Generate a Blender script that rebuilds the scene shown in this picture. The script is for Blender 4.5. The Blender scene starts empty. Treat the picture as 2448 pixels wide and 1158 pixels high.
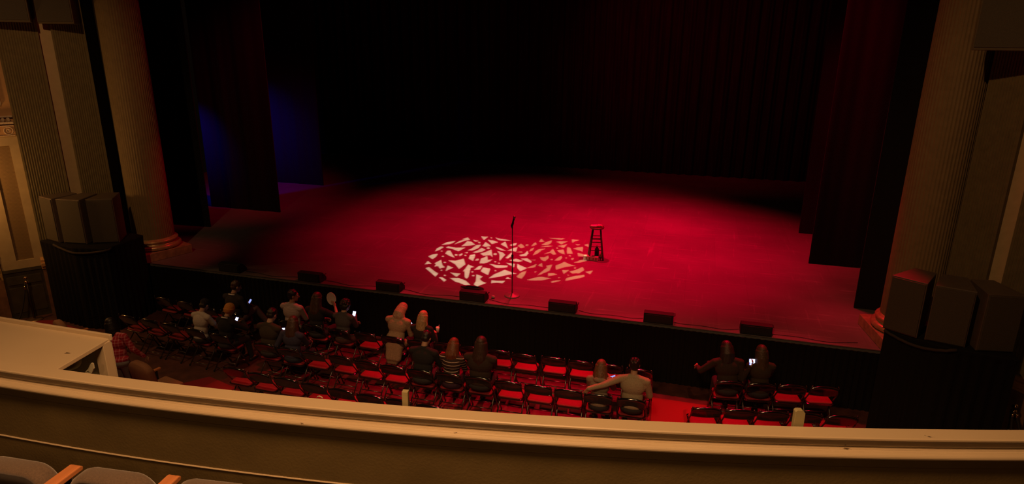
import bpy, bmesh, math, random
import numpy as np
from mathutils import Vector, Matrix, noise
from mathutils.geometry import delaunay_2d_cdt

S = bpy.context.scene
COL = S.collection
PI = math.pi
random.seed(7)

# ------------------------------------------------------------------ camera
F_PX = 1560.0
cd = bpy.data.cameras.new('camera')
cam = bpy.data.objects.new('camera', cd)
COL.objects.link(cam)
cd.sensor_fit = 'HORIZONTAL'
cd.sensor_width = 36.0
cd.lens = 36.0 * F_PX / 2448.0
cd.clip_start = 0.05
cd.clip_end = 200
_p, _y, _r = math.radians(17.3), math.radians(15.9), math.radians(0.46)
fwd = Vector((-math.sin(_y) * math.cos(_p), math.cos(_y) * math.cos(_p), -math.sin(_p)))
rt = Vector((math.cos(_y), math.sin(_y), 0))
up = rt.cross(fwd)
R_ = math.cos(_r) * rt + math.sin(_r) * up
U_ = -math.sin(_r) * rt + math.cos(_r) * up
CAM = Vector((0, 0, 6.0))
m = Matrix((R_, U_, -fwd)).transposed().to_4x4()
m.translation = CAM
cam.matrix_world = m
S.camera = cam

# ------------------------------------------------------------------ view, world
S.view_settings.view_transform = 'Standard'
S.view_settings.look = 'None'
S.view_settings.gamma = 1.0
S.view_settings.use_curve_mapping = False
S.view_settings.exposure = 0.0
w = bpy.data.worlds.new('world')
S.world = w
w.use_nodes = True
w.node_tree.nodes['Background'].inputs[0].default_value = (0.9, 0.45, 0.25, 1)
w.node_tree.nodes['Background'].inputs[1].default_value = 0.002


def look_rot(d):
    return Vector(d).to_track_quat('-Z', 'Y').to_euler()


def lamp(name, kind, loc, energy, color, target=None, radius=0.05, size=60, blend=0.5):
    L = bpy.data.lights.new(name, kind)
    L.energy = energy
    L.color = color
    L.shadow_soft_size = radius
    if kind == 'SPOT':
        L.spot_size = math.radians(size)
        L.spot_blend = blend
    o = bpy.data.objects.new(name, L)
    COL.objects.link(o)
    o.location = loc
    if target is not None:
        o.rotation_euler = look_rot(Vector(target) - Vector(loc))
    return o


RED = (1.0, 0.0, 0.028)
WARM = (1.0, 0.50, 0.20)
# red wash over the stage, from bars above it
lamp('red_wash_light', 'SPOT', (-3.6, 15.8, 9.2), 4300, RED, (-3.8, 16.2, 1.1), 0.12, 88, 0.85)
lamp('red_key_light', 'SPOT', (-0.4, 15.6, 9.1), 3900, RED, (-0.9, 15.7, 1.1), 0.10, 78, 1.0)
# red wash reaching the first rows and the columns
for rx, re_ in ((-5.6, 1500), (-3.2, 2600), (-0.9, 2800), (1.6, 2300)):
    lamp('red_front_light', 'SPOT', (rx, 14.2, 8.9), re_, RED, (rx, 8.6, 0.3), 0.08, 30, 0.5)
lamp('red_column_light', 'SPOT', (1.5, 15.0, 8.5), 1100, RED, (3.3, 11.6, 1.0), 0.10, 26, 0.9)
lamp('red_column_light', 'SPOT', (-8.0, 14.5, 8.5), 300, RED, (-11.9, 11.6, 1.2), 0.10, 24, 0.9)
lamp('red_back_fill', 'SPOT', (-3.0, 17.0, 9.1), 550, RED, (-0.6, 25.3, 5.0), 0.10, 70, 1.0)  # added fill, stands for scattered red on the back curtain
lamp('red_leg_fill', 'SPOT', (-1.5, 14.2, 9.0), 1700, RED, (3.4, 16.0, 5.0), 0.10, 50, 1.0)  # added spot that picks out the red edge of the right leg
lamp('red_leg_fill', 'SPOT', (-7.0, 14.4, 9.0), 900, RED, (-12.2, 16.4, 4.0), 0.10, 50, 1.0)  # same added spot for the magenta edge on the left
# blue light in the wing behind the left legs
lamp('blue_wing_light', 'SPOT', (-16.3, 17.0, 4.0), 520, (0.03, 0.02, 1.0), (-15.0, 19.4, 3.2), 0.1, 62, 0.9)
lamp('blue_side_light', 'SPOT', (-14.7, 14.35, 4.0), 210, (0.03, 0.02, 1.0), (-14.3, 15.9, 3.2), 0.1, 74, 0.9)
# warm house lights over the balcony front, the stalls and the side walls
lamp('house_light', 'SPOT', (-1.0, 1.3, 8.4), 900, WARM, (-1.2, 2.2, 3.9), 0.55, 98, 0.5)
lamp('house_light', 'SPOT', (-1.5, -4.0, 8.6), 260, WARM, (-1.4, 2.9, 3.7), 0.4, 60, 0.8)  # added fill from behind, lifts the inner face of the parapet
for hx, he in ((-9.0, 540), (-4.3, 540), (1.2, 330)):
    lamp('house_light', 'SPOT', (hx, 4.6, 9.8), he, WARM, (hx, 7.7, 0.8), 0.03, 42, 0.6)
lamp('house_light', 'SPOT', (-8.0, 4.0, 9.4), 560, WARM, (-13.9, 9.8, 3.8), 0.08, 56, 0.9)
lamp('house_light', 'SPOT', (-0.6, 4.0, 9.4), 480, WARM, (4.9, 10.2, 3.8), 0.08, 54, 0.9)
lamp('wall_sconce_light', 'POINT', (-14.05, 8.85, 3.2), 60, (1.0, 0.45, 0.12), None, 0.08)
GOBO_E = (8500, 5600)

# ------------------------------------------------------------------ materials
MATS = {}


def mat(name, color, rough=0.6, metal=0.0, noise_s=0.0, noise_amt=0.25, bump=0.0, bump_s=30.0,
        sheen=0.0, coat=0.0, stretch=None, spec=None):
    if name in MATS:
        return MATS[name]
    M = bpy.data.materials.new(name)
    M.use_nodes = True
    nt = M.node_tree
    b = nt.nodes['Principled BSDF']
    b.inputs['Base Color'].default_value = (*color, 1)
    b.inputs['Roughness'].default_value = rough
    b.inputs['Metallic'].default_value = metal
    if spec is not None:
        b.inputs['Specular IOR Level'].default_value = spec
    if sheen:
        b.inputs['Sheen Weight'].default_value = sheen
    if coat:
        b.inputs['Coat Weight'].default_value = coat
        b.inputs['Coat Roughness'].default_value = 0.12
    tc = nt.nodes.new('ShaderNodeTexCoord')
    mp = nt.nodes.new('ShaderNodeMapping')
    nt.links.new(tc.outputs['Object'], mp.inputs[0])
    if stretch:
        mp.inputs['Scale'].default_value = stretch
    if noise_s:
        n = nt.nodes.new('ShaderNodeTexNoise')
        n.inputs['Scale'].default_value = noise_s
        n.inputs['Detail'].default_value = 5
        nt.links.new(mp.outputs[0], n.inputs['Vector'])
        r = nt.nodes.new('ShaderNodeValToRGB')
        lo = tuple(max(0, c * (1 - noise_amt)) for c in color)
        hi = tuple(min(1, c * (1 + noise_amt)) for c in color)
        r.color_ramp.elements[0].color = (*lo, 1)
        r.color_ramp.elements[0].position = 0.3
        r.color_ramp.elements[1].color = (*hi, 1)
        r.color_ramp.elements[1].position = 0.7
        nt.links.new(n.outputs[0], r.inputs[0])
        nt.links.new(r.outputs[0], b.inputs['Base Color'])
    if bump:
        n2 = nt.nodes.new('ShaderNodeTexNoise')
        n2.inputs['Scale'].default_value = bump_s
        n2.inputs['Detail'].default_value = 6
        nt.links.new(mp.outputs[0], n2.inputs['Vector'])
        bp = nt.nodes.new('ShaderNodeBump')
        bp.inputs['Strength'].default_value = bump
        bp.inputs['Distance'].default_value = 0.02
        nt.links.new(n2.outputs[0], bp.inputs['Height'])
        nt.links.new(bp.outputs[0], b.inputs['Normal'])
    MATS[name] = M
    return M


def emit_mat(name, color, strength, lines=False):
    if name in MATS:
        return MATS[name]
    M = bpy.data.materials.new(name)
    M.use_nodes = True
    nt = M.node_tree
    b = nt.nodes['Principled BSDF']
    b.inputs['Base Color'].default_value = (0.02, 0.02, 0.02, 1)
    b.inputs['Emission Color'].default_value = (*color, 1)
    b.inputs['Emission Strength'].default_value = strength
    if lines:
        tc = nt.nodes.new('ShaderNodeTexCoord')
        v = nt.nodes.new('ShaderNodeTexVoronoi')
        v.inputs['Scale'].default_value = 60
        nt.links.new(tc.outputs['Object'], v.inputs['Vector'])
        r = nt.nodes.new('ShaderNodeValToRGB')
        r.color_ramp.elements[0].color = (*color, 1)
        r.color_ramp.elements[1].color = (color[0] * .15, color[1] * .15, color[2] * .3, 1)
        r.color_ramp.elements[0].position = 0.45
        r.color_ramp.elements[1].position = 0.75
        nt.links.new(v.outputs['Color'], r.inputs[0])
        nt.links.new(r.outputs[0], b.inputs['Emission Color'])
    MATS[name] = M
    return M


def pattern_mat(name, kind, base, line, scale, rough=0.85, duty=0.5):
    """striped or plaid cloth"""
    if name in MATS:
        return MATS[name]
    M = bpy.data.materials.new(name)
    M.use_nodes = True
    nt = M.node_tree
    b = nt.nodes['Principled BSDF']
    b.inputs['Roughness'].default_value = rough
    tc = nt.nodes.new('ShaderNodeTexCoord')
    sp = nt.nodes.new('ShaderNodeSeparateXYZ')
    nt.links.new(tc.outputs['Object'], sp.inputs[0])

    def stripe(axis):
        mu = nt.nodes.new('ShaderNodeMath'); mu.operation = 'MULTIPLY'
        mu.inputs[1].default_value = scale
        nt.links.new(sp.outputs[axis], mu.inputs[0])
        fr = nt.nodes.new('ShaderNodeMath'); fr.operation = 'FRACT'
        nt.links.new(mu.outputs[0], fr.inputs[0])
        gt = nt.nodes.new('ShaderNodeMath'); gt.operation = 'GREATER_THAN'
        gt.inputs[1].default_value = 1 - duty
        nt.links.new(fr.outputs[0], gt.inputs[0])
        return gt.outputs[0]
    f = stripe('Z')
    if kind == 'plaid':
        g = stripe('X')
        ad = nt.nodes.new('ShaderNodeMath'); ad.operation = 'ADD'
        nt.links.new(f, ad.inputs[0]); nt.links.new(g, ad.inputs[1])
        hv = nt.nodes.new('ShaderNodeMath'); hv.operation = 'MULTIPLY'
        hv.inputs[1].default_value = 0.5
        nt.links.new(ad.outputs[0], hv.inputs[0])
        f = hv.outputs[0]
    mx = nt.nodes.new('ShaderNodeMix'); mx.data_type = 'RGBA'
    mx.inputs[6].default_value = (*base, 1)
    mx.inputs[7].default_value = (*line, 1)
    nt.links.new(f, mx.inputs[0])
    nt.links.new(mx.outputs[2], b.inputs['Base Color'])
    MATS[name] = M
    return M


def stage_mat():
    M = bpy.data.materials.new('stage_floor_paint')
    M.use_nodes = True
    nt = M.node_tree
    b = nt.nodes['Principled BSDF']
    b.inputs['Specular IOR Level'].default_value = 0.3
    tc = nt.nodes.new('ShaderNodeTexCoord')

    def noise_n(scale, sc, detail=4):
        mp = nt.nodes.new('ShaderNodeMapping')
        mp.inputs['Scale'].default_value = sc
        nt.links.new(tc.outputs['Object'], mp.inputs[0])
        n = nt.nodes.new('ShaderNodeTexNoise')
        n.inputs['Scale'].default_value = scale
        n.inputs['Detail'].default_value = detail
        nt.links.new(mp.outputs[0], n.inputs['Vector'])
        return n.outputs[0]
    big = noise_n(0.55, (1, 1, 1), 6)
    scr = noise_n(3.0, (0.35, 7.0, 1), 8)
    scr2 = noise_n(2.2, (6.0, 0.4, 1), 8)
    r = nt.nodes.new('ShaderNodeValToRGB')
    r.color_ramp.elements[0].color = (0.145, 0.145, 0.145, 1)
    r.color_ramp.elements[1].color = (0.215, 0.215, 0.215, 1)
    r.color_ramp.elements[0].position = 0.3
    r.color_ramp.elements[1].position = 0.7
    nt.links.new(big, r.inputs[0])
    # thin light scuffs
    r2 = nt.nodes.new('ShaderNodeValToRGB')
    r2.color_ramp.elements[0].position = 0.60
    r2.color_ramp.elements[1].position = 0.80
    nt.links.new(scr, r2.inputs[0])
    r3 = nt.nodes.new('ShaderNodeValToRGB')
    r3.color_ramp.elements[0].position = 0.62
    r3.color_ramp.elements[1].position = 0.84
    nt.links.new(scr2, r3.inputs[0])
    a1 = nt.nodes.new('ShaderNodeMix'); a1.data_type = 'RGBA'; a1.blend_type = 'ADD'
    a1.inputs[0].default_value = 0.16
    nt.links.new(r.outputs[0], a1.inputs[6]); nt.links.new(r2.outputs[0], a1.inputs[7])
    a2 = nt.nodes.new('ShaderNodeMix'); a2.data_type = 'RGBA'; a2.blend_type = 'ADD'
    a2.inputs[0].default_value = 0.10
    nt.links.new(a1.outputs[2], a2.inputs[6]); nt.links.new(r3.outputs[0], a2.inputs[7])
    # board seams
    br = nt.nodes.new('ShaderNodeTexBrick')
    br.inputs['Scale'].default_value = 1.0
    br.inputs['Mortar Size'].default_value = 0.006
    br.inputs['Brick Width'].default_value = 1.22
    br.inputs['Row Height'].default_value = 2.44
    br.inputs['Color1'].default_value = (1, 1, 1, 1)
    br.inputs['Color2'].default_value = (0.90, 0.90, 0.90, 1)
    br.inputs['Mortar'].default_value = (0.84, 0.84, 0.84, 1)
    nt.links.new(tc.outputs['Object'], br.inputs['Vector'])
    mu = nt.nodes.new('ShaderNodeMix'); mu.data_type = 'RGBA'; mu.blend_type = 'MULTIPLY'
    mu.inputs[0].default_value = 1.0
    nt.links.new(a2.outputs[2], mu.inputs[6]); nt.links.new(br.outputs[0], mu.inputs[7])
    nt.links.new(mu.outputs[2], b.inputs['Base Color'])
    rr = nt.nodes.new('ShaderNodeMapRange')
    rr.inputs['To Min'].default_value = 0.5
    rr.inputs['To Max'].default_value = 0.7
    nt.links.new(scr, rr.inputs[0])
    nt.links.new(rr.outputs[0], b.inputs['Roughness'])
    return M


def paint_mat(name, color, chip):
    """old gloss paint with a few chips"""
    M = bpy.data.materials.new(name)
    M.use_nodes = True
    nt = M.node_tree
    b = nt.nodes['Principled BSDF']
    b.inputs['Roughness'].default_value = 0.42
    tc = nt.nodes.new('ShaderNodeTexCoord')
    mp = nt.nodes.new('ShaderNodeMapping')
    mp.inputs['Scale'].default_value = (1.0, 2.2, 1.0)
    nt.links.new(tc.outputs['Object'], mp.inputs[0])
    n = nt.nodes.new('ShaderNodeTexNoise')
    n.inputs['Scale'].default_value = 7.0
    n.inputs['Detail'].default_value = 7
    n.inputs['Roughness'].default_value = 0.62
    nt.links.new(mp.outputs[0], n.inputs['Vector'])
    r = nt.nodes.new('ShaderNodeValToRGB')
    r.color_ramp.elements[0].position = 0.69
    r.color_ramp.elements[0].color = (*color, 1)
    r.color_ramp.elements[1].position = 0.71
    r.color_ramp.elements[1].color = (*chip, 1)
    nt.links.new(n.outputs[0], r.inputs[0])
    n2 = nt.nodes.new('ShaderNodeTexNoise')
    n2.inputs['Scale'].default_value = 2.0
    nt.links.new(tc.outputs['Object'], n2.inputs['Vector'])
    r2 = nt.nodes.new('ShaderNodeValToRGB')
    r2.color_ramp.elements[0].color = (0.88, 0.88, 0.88, 1)
    r2.color_ramp.elements[1].color = (1, 1, 1, 1)
    nt.links.new(n2.outputs[0], r2.inputs[0])
    mu = nt.nodes.new('ShaderNodeMix'); mu.data_type = 'RGBA'; mu.blend_type = 'MULTIPLY'
    mu.inputs[0].default_value = 1.0
    nt.links.new(r.outputs[0], mu.inputs[6]); nt.links.new(r2.outputs[0], mu.inputs[7])
    nt.links.new(mu.outputs[2], b.inputs['Base Color'])
    return M


def grille_mat():
    M = bpy.data.materials.new('brass_grille')
    M.use_nodes = True
    nt = M.node_tree
    b = nt.nodes['Principled BSDF']
    b.inputs['Roughness'].default_value = 0.55
    b.inputs['Metallic'].default_value = 0.3
    tc = nt.nodes.new('ShaderNodeTexCoord')
    ch = nt.nodes.new('ShaderNodeTexChecker')
    ch.inputs['Scale'].default_value = 75
    ch.inputs['Color1'].default_value = (0.30, 0.20, 0.09, 1)
    ch.inputs['Color2'].default_value = (0.17, 0.11, 0.05, 1)
    nt.links.new(tc.outputs['Object'], ch.inputs['Vector'])
    nt.links.new(ch.outputs[0], b.inputs['Base Color'])
    return M


m_stage = stage_mat()
m_rail = paint_mat('cream_gloss_paint', (0.62, 0.50, 0.33), (0.13, 0.09, 0.05))
m_panel = mat('olive_wall_paint', (0.15, 0.105, 0.035), 0.75, noise_s=3, noise_amt=0.12, bump=0.12, bump_s=60)
m_carpet = mat('red_carpet', (0.25, 0.012, 0.018), 0.95, noise_s=160, noise_amt=0.3, bump=0.3, bump_s=250)
m_floor = mat('dark_hall_floor', (0.085, 0.03, 0.022), 0.6, noise_s=5, noise_amt=0.35)
m_balc = mat('dark_balcony_carpet', (0.05, 0.03, 0.02), 0.95, noise_s=120, noise_amt=0.3)
m_velvet = mat('black_drape', (0.016, 0.015, 0.016), 0.95, noise_s=40, noise_amt=0.2, sheen=0.02, spec=0.1)
m_back = mat('back_drape', (0.022, 0.016, 0.016), 0.9, noise_s=6, noise_amt=0.35, spec=0.1, stretch=(1, 1, 0.1))
m_skirt = mat('black_skirt', (0.012, 0.011, 0.011), 0.95, spec=0.1)
m_pil = mat('olive_plaster', (0.155, 0.125, 0.055), 0.8, noise_s=9, noise_amt=0.12, bump=0.08, bump_s=60)
m_strip = mat('cream_plaster', (0.52, 0.40, 0.22), 0.7, noise_s=9, noise_amt=0.06)
m_col = mat('column_plaster', (0.25, 0.18, 0.085), 0.7, noise_s=9, noise_amt=0.10)
m_gold = mat('gilded_plaster', (0.62, 0.42, 0.22), 0.30, metal=0.35, noise_s=14, noise_amt=0.2)
m_plinth = mat('plinth_marble', (0.42, 0.27, 0.16), 0.35, noise_s=9, noise_amt=0.3)
m_orange = mat('ochre_plaster', (0.46, 0.27, 0.12), 0.6, noise_s=5, noise_amt=0.12, bump=0.1, bump_s=30)
m_orn = mat('cream_ornament', (0.62, 0.50, 0.36), 0.5, noise_s=60, noise_amt=0.2, bump=0.2, bump_s=60)
m_beige = mat('beige_wall_paint', (0.40, 0.31, 0.17), 0.6, noise_s=5, noise_amt=0.08)
m_wains = mat('dark_green_panel', (0.055, 0.05, 0.03), 0.4, noise_s=6, noise_amt=0.2)
m_brown = mat('brown_marble', (0.20, 0.105, 0.055), 0.4, noise_s=6, noise_amt=0.3)
m_grille = grille_mat()
m_spk = mat('speaker_cloth', (0.075, 0.062, 0.04), 0.8, noise_s=150, noise_amt=0.2)
m_spkc = mat('speaker_cabinet_paint', (0.11, 0.08, 0.055), 0.55, noise_s=12, noise_amt=0.1)
m_blk = mat('black_metal', (0.008, 0.008, 0.008), 0.14, coat=0.6)
m_blk.node_tree.nodes['Principled BSDF'].inputs['IOR'].default_value = 2.2
m_tube = mat('steel_tube', (0.16, 0.15, 0.14), 0.25, metal=0.9)
m_seat = mat('maroon_seat_pad', (0.25, 0.012, 0.022), 0.7, noise_s=80, noise_amt=0.15)
m_matte = mat('matte_black', (0.015, 0.015, 0.015), 0.75)
m_rub = mat('black_rubber', (0.02, 0.02, 0.02), 0.6)
m_chrome = mat('brass_metal', (0.85, 0.66, 0.42), 0.18, metal=1.0)
m_wood = mat('dark_stool_wood', (0.075, 0.04, 0.03), 0.25, noise_s=20, noise_amt=0.25, coat=0.3)
m_arm = mat('orange_wood', (0.62, 0.235, 0.085), 0.45, noise_s=12, noise_amt=0.15, stretch=(1, .15, 1))
m_uph = mat('taupe_upholstery', (0.13, 0.088, 0.06), 0.9, noise_s=120, noise_amt=0.2, sheen=0.5)
m_tan = mat('tan_upholstery', (0.29, 0.14, 0.075), 0.85, noise_s=90, noise_amt=0.15)
m_white = mat('white_cloth', (0.75, 0.72, 0.68), 0.8, noise_s=30, noise_amt=0.08)
m_whitep = mat('white_box_paint', (0.50, 0.47, 0.33), 0.6, noise_s=8, noise_amt=0.1)
m_green = mat('green_lamp_housing', (0.42, 0.44, 0.28), 0.5, noise_s=8, noise_amt=0.3)
m_screen = emit_mat('phone_screen_glow', (0.62, 0.66, 1.0), 2.4, True)
m_screen2 = emit_mat('phone_screen_dim', (0.35, 0.45, 1.0), 1.0, True)
m_ceil = mat('ceiling_plaster', (0.06, 0.05, 0.04), 0.9)


# ------------------------------------------------------------------ mesh helpers
class MB:
    def __init__(s):
        s.v = []
        s.f = []

    def add(s, vs, fs):
        o = len(s.v)
        s.v += [tuple(v) for v in vs]
        s.f += [tuple(i + o for i in f) for f in fs]
        return s

    def box(s, c, d, rz=0.0, M=None):
        vs = []
        for z in (-.5, .5):
            for x, y in ((-.5, -.5), (.5, -.5), (.5, .5), (-.5, .5)):
                vs.append(Vector((x * d[0], y * d[1], z * d[2])))
        if M is not None:
            vs = [M @ v for v in vs]
        elif rz:
            R = Matrix.Rotation(rz, 3, 'Z')
            vs = [R @ v for v in vs]
        vs = [v + Vector(c) for v in vs]
        return s.add(vs, [(3, 2, 1, 0), (4, 5, 6, 7), (0, 1, 5, 4), (1, 2, 6, 5), (2, 3, 7, 6), (3, 0, 4, 7)])

    def hull(s, bottom, top):
        """prism between two polygons with the same count"""
        n = len(bottom)
        fs = [tuple(reversed(range(n))), tuple(range(n, 2 * n))]
        for i in range(n):
            j = (i + 1) % n
            fs.append((i, j, n + j, n + i))
        return s.add(list(bottom) + list(top), fs)

    def rings(s, rings, cap=True, closed=True):
        n = len(rings[0])
        vs = [p for r in rings for p in r]
        fs = []
        for k in range(len(rings) - 1):
            for i in range(n if closed else n - 1):
                j = (i + 1) % n
                fs.append((k * n + i, k * n + j, (k + 1) * n + j, (k + 1) * n + i))
        if cap:
            fs.append(tuple(reversed(range(n))))
            b = (len(rings) - 1) * n
            fs.append(tuple(range(b, b + n)))
        return s.add(vs, fs)

    def tube(s, pts, r, n=8, r2=None):
        pts = [Vector(p) for p in pts]
        rings = []
        L = len(pts)
        prev = None
        for i, p in enumerate(pts):
            t = (pts[min(i + 1, L - 1)] - pts[max(i - 1, 0)]).normalized()
            if prev is None:
                a = t.orthogonal().normalized()
            else:
                a = (prev - t * prev.dot(t))
                a = a.normalized() if a.length > 1e-6 else t.orthogonal().normalized()
            prev = a
            b = t.cross(a)
            rr = r if r2 is None else r + (r2 - r) * i / (L - 1)
            rings.append([p + (a * math.cos(2 * PI * k / n) + b * math.sin(2 * PI * k / n)) * rr for k in range(n)])
        return s.rings(rings)

    def capsule(s, A, B, ra, rb, n=14, m=4):
        A, B = Vector(A), Vector(B)
        t = (B - A)
        t = t.normalized() if t.length > 1e-6 else Vector((0, 0, 1))
        a = t.orthogonal().normalized()
        b = t.cross(a)
        rings = []
        for k in range(m + 1):
            th = -PI / 2 + PI / 2 * k / m
            th = max(th, -PI / 2 + 0.12)
            rings.append((A + t * (math.sin(th) * ra), math.cos(th) * ra))
        for k in range(m + 1):
            th = PI / 2 * k / m
            th = min(th, PI / 2 - 0.12)
            rings.append((B + t * (math.sin(th) * rb), math.cos(th) * rb))
        return s.rings([[c + (a * math.cos(2 * PI * i / n) + b * math.sin(2 * PI * i / n)) * r for i in range(n)] for c, r in rings])

    def ellipsoid(s, c, rx, ry, rz, n=18, m=12, M=None):
        c = Vector(c)
        rings = []
        for k in range(m + 1):
            th = -PI / 2 + PI * k / m
            th = max(min(th, PI / 2 - 0.05), -PI / 2 + 0.05)
            ring = []
            for i in range(n):
                v = Vector((rx * math.cos(th) * math.cos(2 * PI * i / n), ry * math.cos(th) * math.sin(2 * PI * i / n), rz * math.sin(th)))
                if M is not None:
                    v = M @ v
                ring.append(c + v)
            rings.append(ring)
        return s.rings(rings)

    def lathe(s, prof, c=(0, 0, 0), n=32):
        c = Vector(c)
        rings = [[c + Vector((r * math.cos(2 * PI * i / n), r * math.sin(2 * PI * i / n), z)) for i in range(n)] for r, z in prof]
        return s.rings(rings)

    def build(s, name, material, parent=None, bevel=0.0, smooth=False, seg=2, remesh=0.0, relax=0):
        me = bpy.data.meshes.new(name)
        me.from_pydata(s.v, [], s.f)
        bm = bmesh.new()
        bm.from_mesh(me)
        if not remesh:
            bmesh.ops.remove_doubles(bm, verts=bm.verts, dist=1e-5)
        bmesh.ops.recalc_face_normals(bm, faces=bm.faces)
        bm.to_mesh(me)
        bm.free()
        me.materials.append(material)
        if smooth:
            for p in me.polygons:
                p.use_smooth = True
        o = bpy.data.objects.new(name, me)
        COL.objects.link(o)
        if parent is not None:
            o.parent = parent
        if bevel:
            b = o.modifiers.new('bevel', 'BEVEL')
            b.width = bevel
            b.segments = seg
            b.limit_method = 'ANGLE'
        if remesh:
            r = o.modifiers.new('remesh', 'REMESH')
            r.mode = 'VOXEL'
            r.voxel_size = remesh
            r.use_smooth_shade = True
            if relax:
                q = o.modifiers.new('relax', 'SMOOTH')
                q.iterations = relax
                q.factor = 0.5
        return o


def empty(name, loc, rz=0.0):
    o = bpy.data.objects.new(name, None)
    COL.objects.link(o)
    o.location = loc
    o.rotation_euler = (0, 0, rz)
    o.empty_display_size = 0.1
    return o


def tag(o, label=None, cat=None, group=None, kind=None):
    if label: o['label'] = label
    if cat: o['category'] = cat
    if group: o['group'] = group
    if kind: o['kind'] = kind
    return o


def children(o):
    return [c for c in bpy.data.objects if c.parent == o]


def copy_tree(o, kids, parent=None):
    c = o.copy()
    COL.objects.link(c)
    c.parent = parent
    for ch, sub in kids:
        copy_tree(ch, sub, c)
    return c


def kid_tree(o):
    return [(c, kid_tree(c)) for c in children(o)]


def struct(o, label=None, cat=None):
    return tag(o, label, cat, kind='structure')


# ------------------------------------------------------------------ setting
b = MB().box((-4.3, 3.0, -0.1), (26, 16.2, 0.2))
struct(b.build('floor', m_floor), 'dark floor of the stalls below the stage', 'floor')
for nm_, poly in (('red aisle carpet between the centre and right blocks', [(-0.40, 10.42), (0.62, 10.42), (0.72, 5.0), (-0.40, 5.0)]),
                  ('red aisle carpet between the left and centre blocks', [(-8.28, 8.80), (-7.30, 8.52), (-7.30, 5.0), (-11.0, 5.6)]),
                  ('red carpet beside the left speaker platform', [(-13.75, 9.75), (-13.3, 9.9), (-12.2, 9.7), (-12.2, 7.5), (-13.75, 7.5)]),
                  ('strip of red carpet right of the right block', [(2.62, 9.95), (3.0, 9.9), (3.1, 6.0), (2.7, 6.0)])):
    cx_, cy_ = sum(p[0] for p in poly) / 4, sum(p[1] for p in poly) / 4
    o = MB().hull([Vector((x - cx_, y - cy_, 0)) for x, y in reversed(poly)], [Vector((x - cx_, y - cy_, 0.012)) for x, y in reversed(poly)]).build('aisle_carpet', m_carpet)
    o.location = (cx_, cy_, 0.0)
    tag(o, nm_, 'carpet', 'aisle carpets')
b = MB().box((-4.3, 18.6, 0.55), (27, 15.0, 1.1))
struct(b.build('floor_stage', m_stage, bevel=0.012), 'scuffed stage floor bathed in red light', 'stage')
b = MB().box((-4.3, 12.0, 12.6), (30, 34, 0.2))
struct(b.build('ceiling', m_ceil), 'dark ceiling above the hall', 'ceiling')
b = MB().box((-4.3, 26.4, 6.5), (28, 0.3, 13))
struct(b.build('wall_back', m_matte), 'dark back wall of the stage house', 'wall')
# thin metal nosing along the stage front
b = MB().tube([(-12.3, 11.105, 1.105), (3.7, 11.105, 1.105)], 0.012, 6)
struct(b.build('trim_1', mat('nosing_metal', (0.12, 0.10, 0.10), 0.4, metal=0.3)), 'thin nosing along the front edge of the stage', 'trim')

P0 = (-13.7, 10.1)
DD = Vector((0.622, 0.783)).normalized()
NN = Vector((DD.y, -DD.x))


def wl(side, s, o, z):
    x = P0[0] + DD.x * s + NN.x * o
    y = P0[1] + DD.y * s + NN.y * o
    if side > 0:
        x = -8.6 - x
    return Vector((x, y, z))


def wslab(mb, side, s0, s1, o0, o1, z0, z1):
    q = [(s0, o0), (s1, o0), (s1, o1), (s0, o1)]
    return mb.hull([wl(side, a, o, z0) for a, o in q], [wl(side, a, o, z1) for a, o in q])


def fluted(mb, side, s0, s1, o0, depth, z0, z1, pitch=0.042):
    """flat pilaster whose face carries concave flutes"""
    n = max(2, int(round((s1 - s0 - 0.06) / pitch)))
    p = (s1 - s0 - 0.06) / n
    pr = [(s0, o0 - depth), (s0, o0)]
    for i in range(n):
        a = s0 + 0.03 + i * p
        pr.append((a + p * 0.14, o0))
        for k in range(1, 6):
            th = PI * k / 6
            pr.append((a + p * (0.5 - 0.34 * math.cos(th)), o0 - 0.009 * math.sin(th)))
        pr.append((a + p * 0.86, o0))
    pr += [(s1, o0), (s1, o0 - depth)]
    mb.hull([wl(side, a, o, z0) for a, o in pr], [wl(side, a, o, z1) for a, o in pr])


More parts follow.
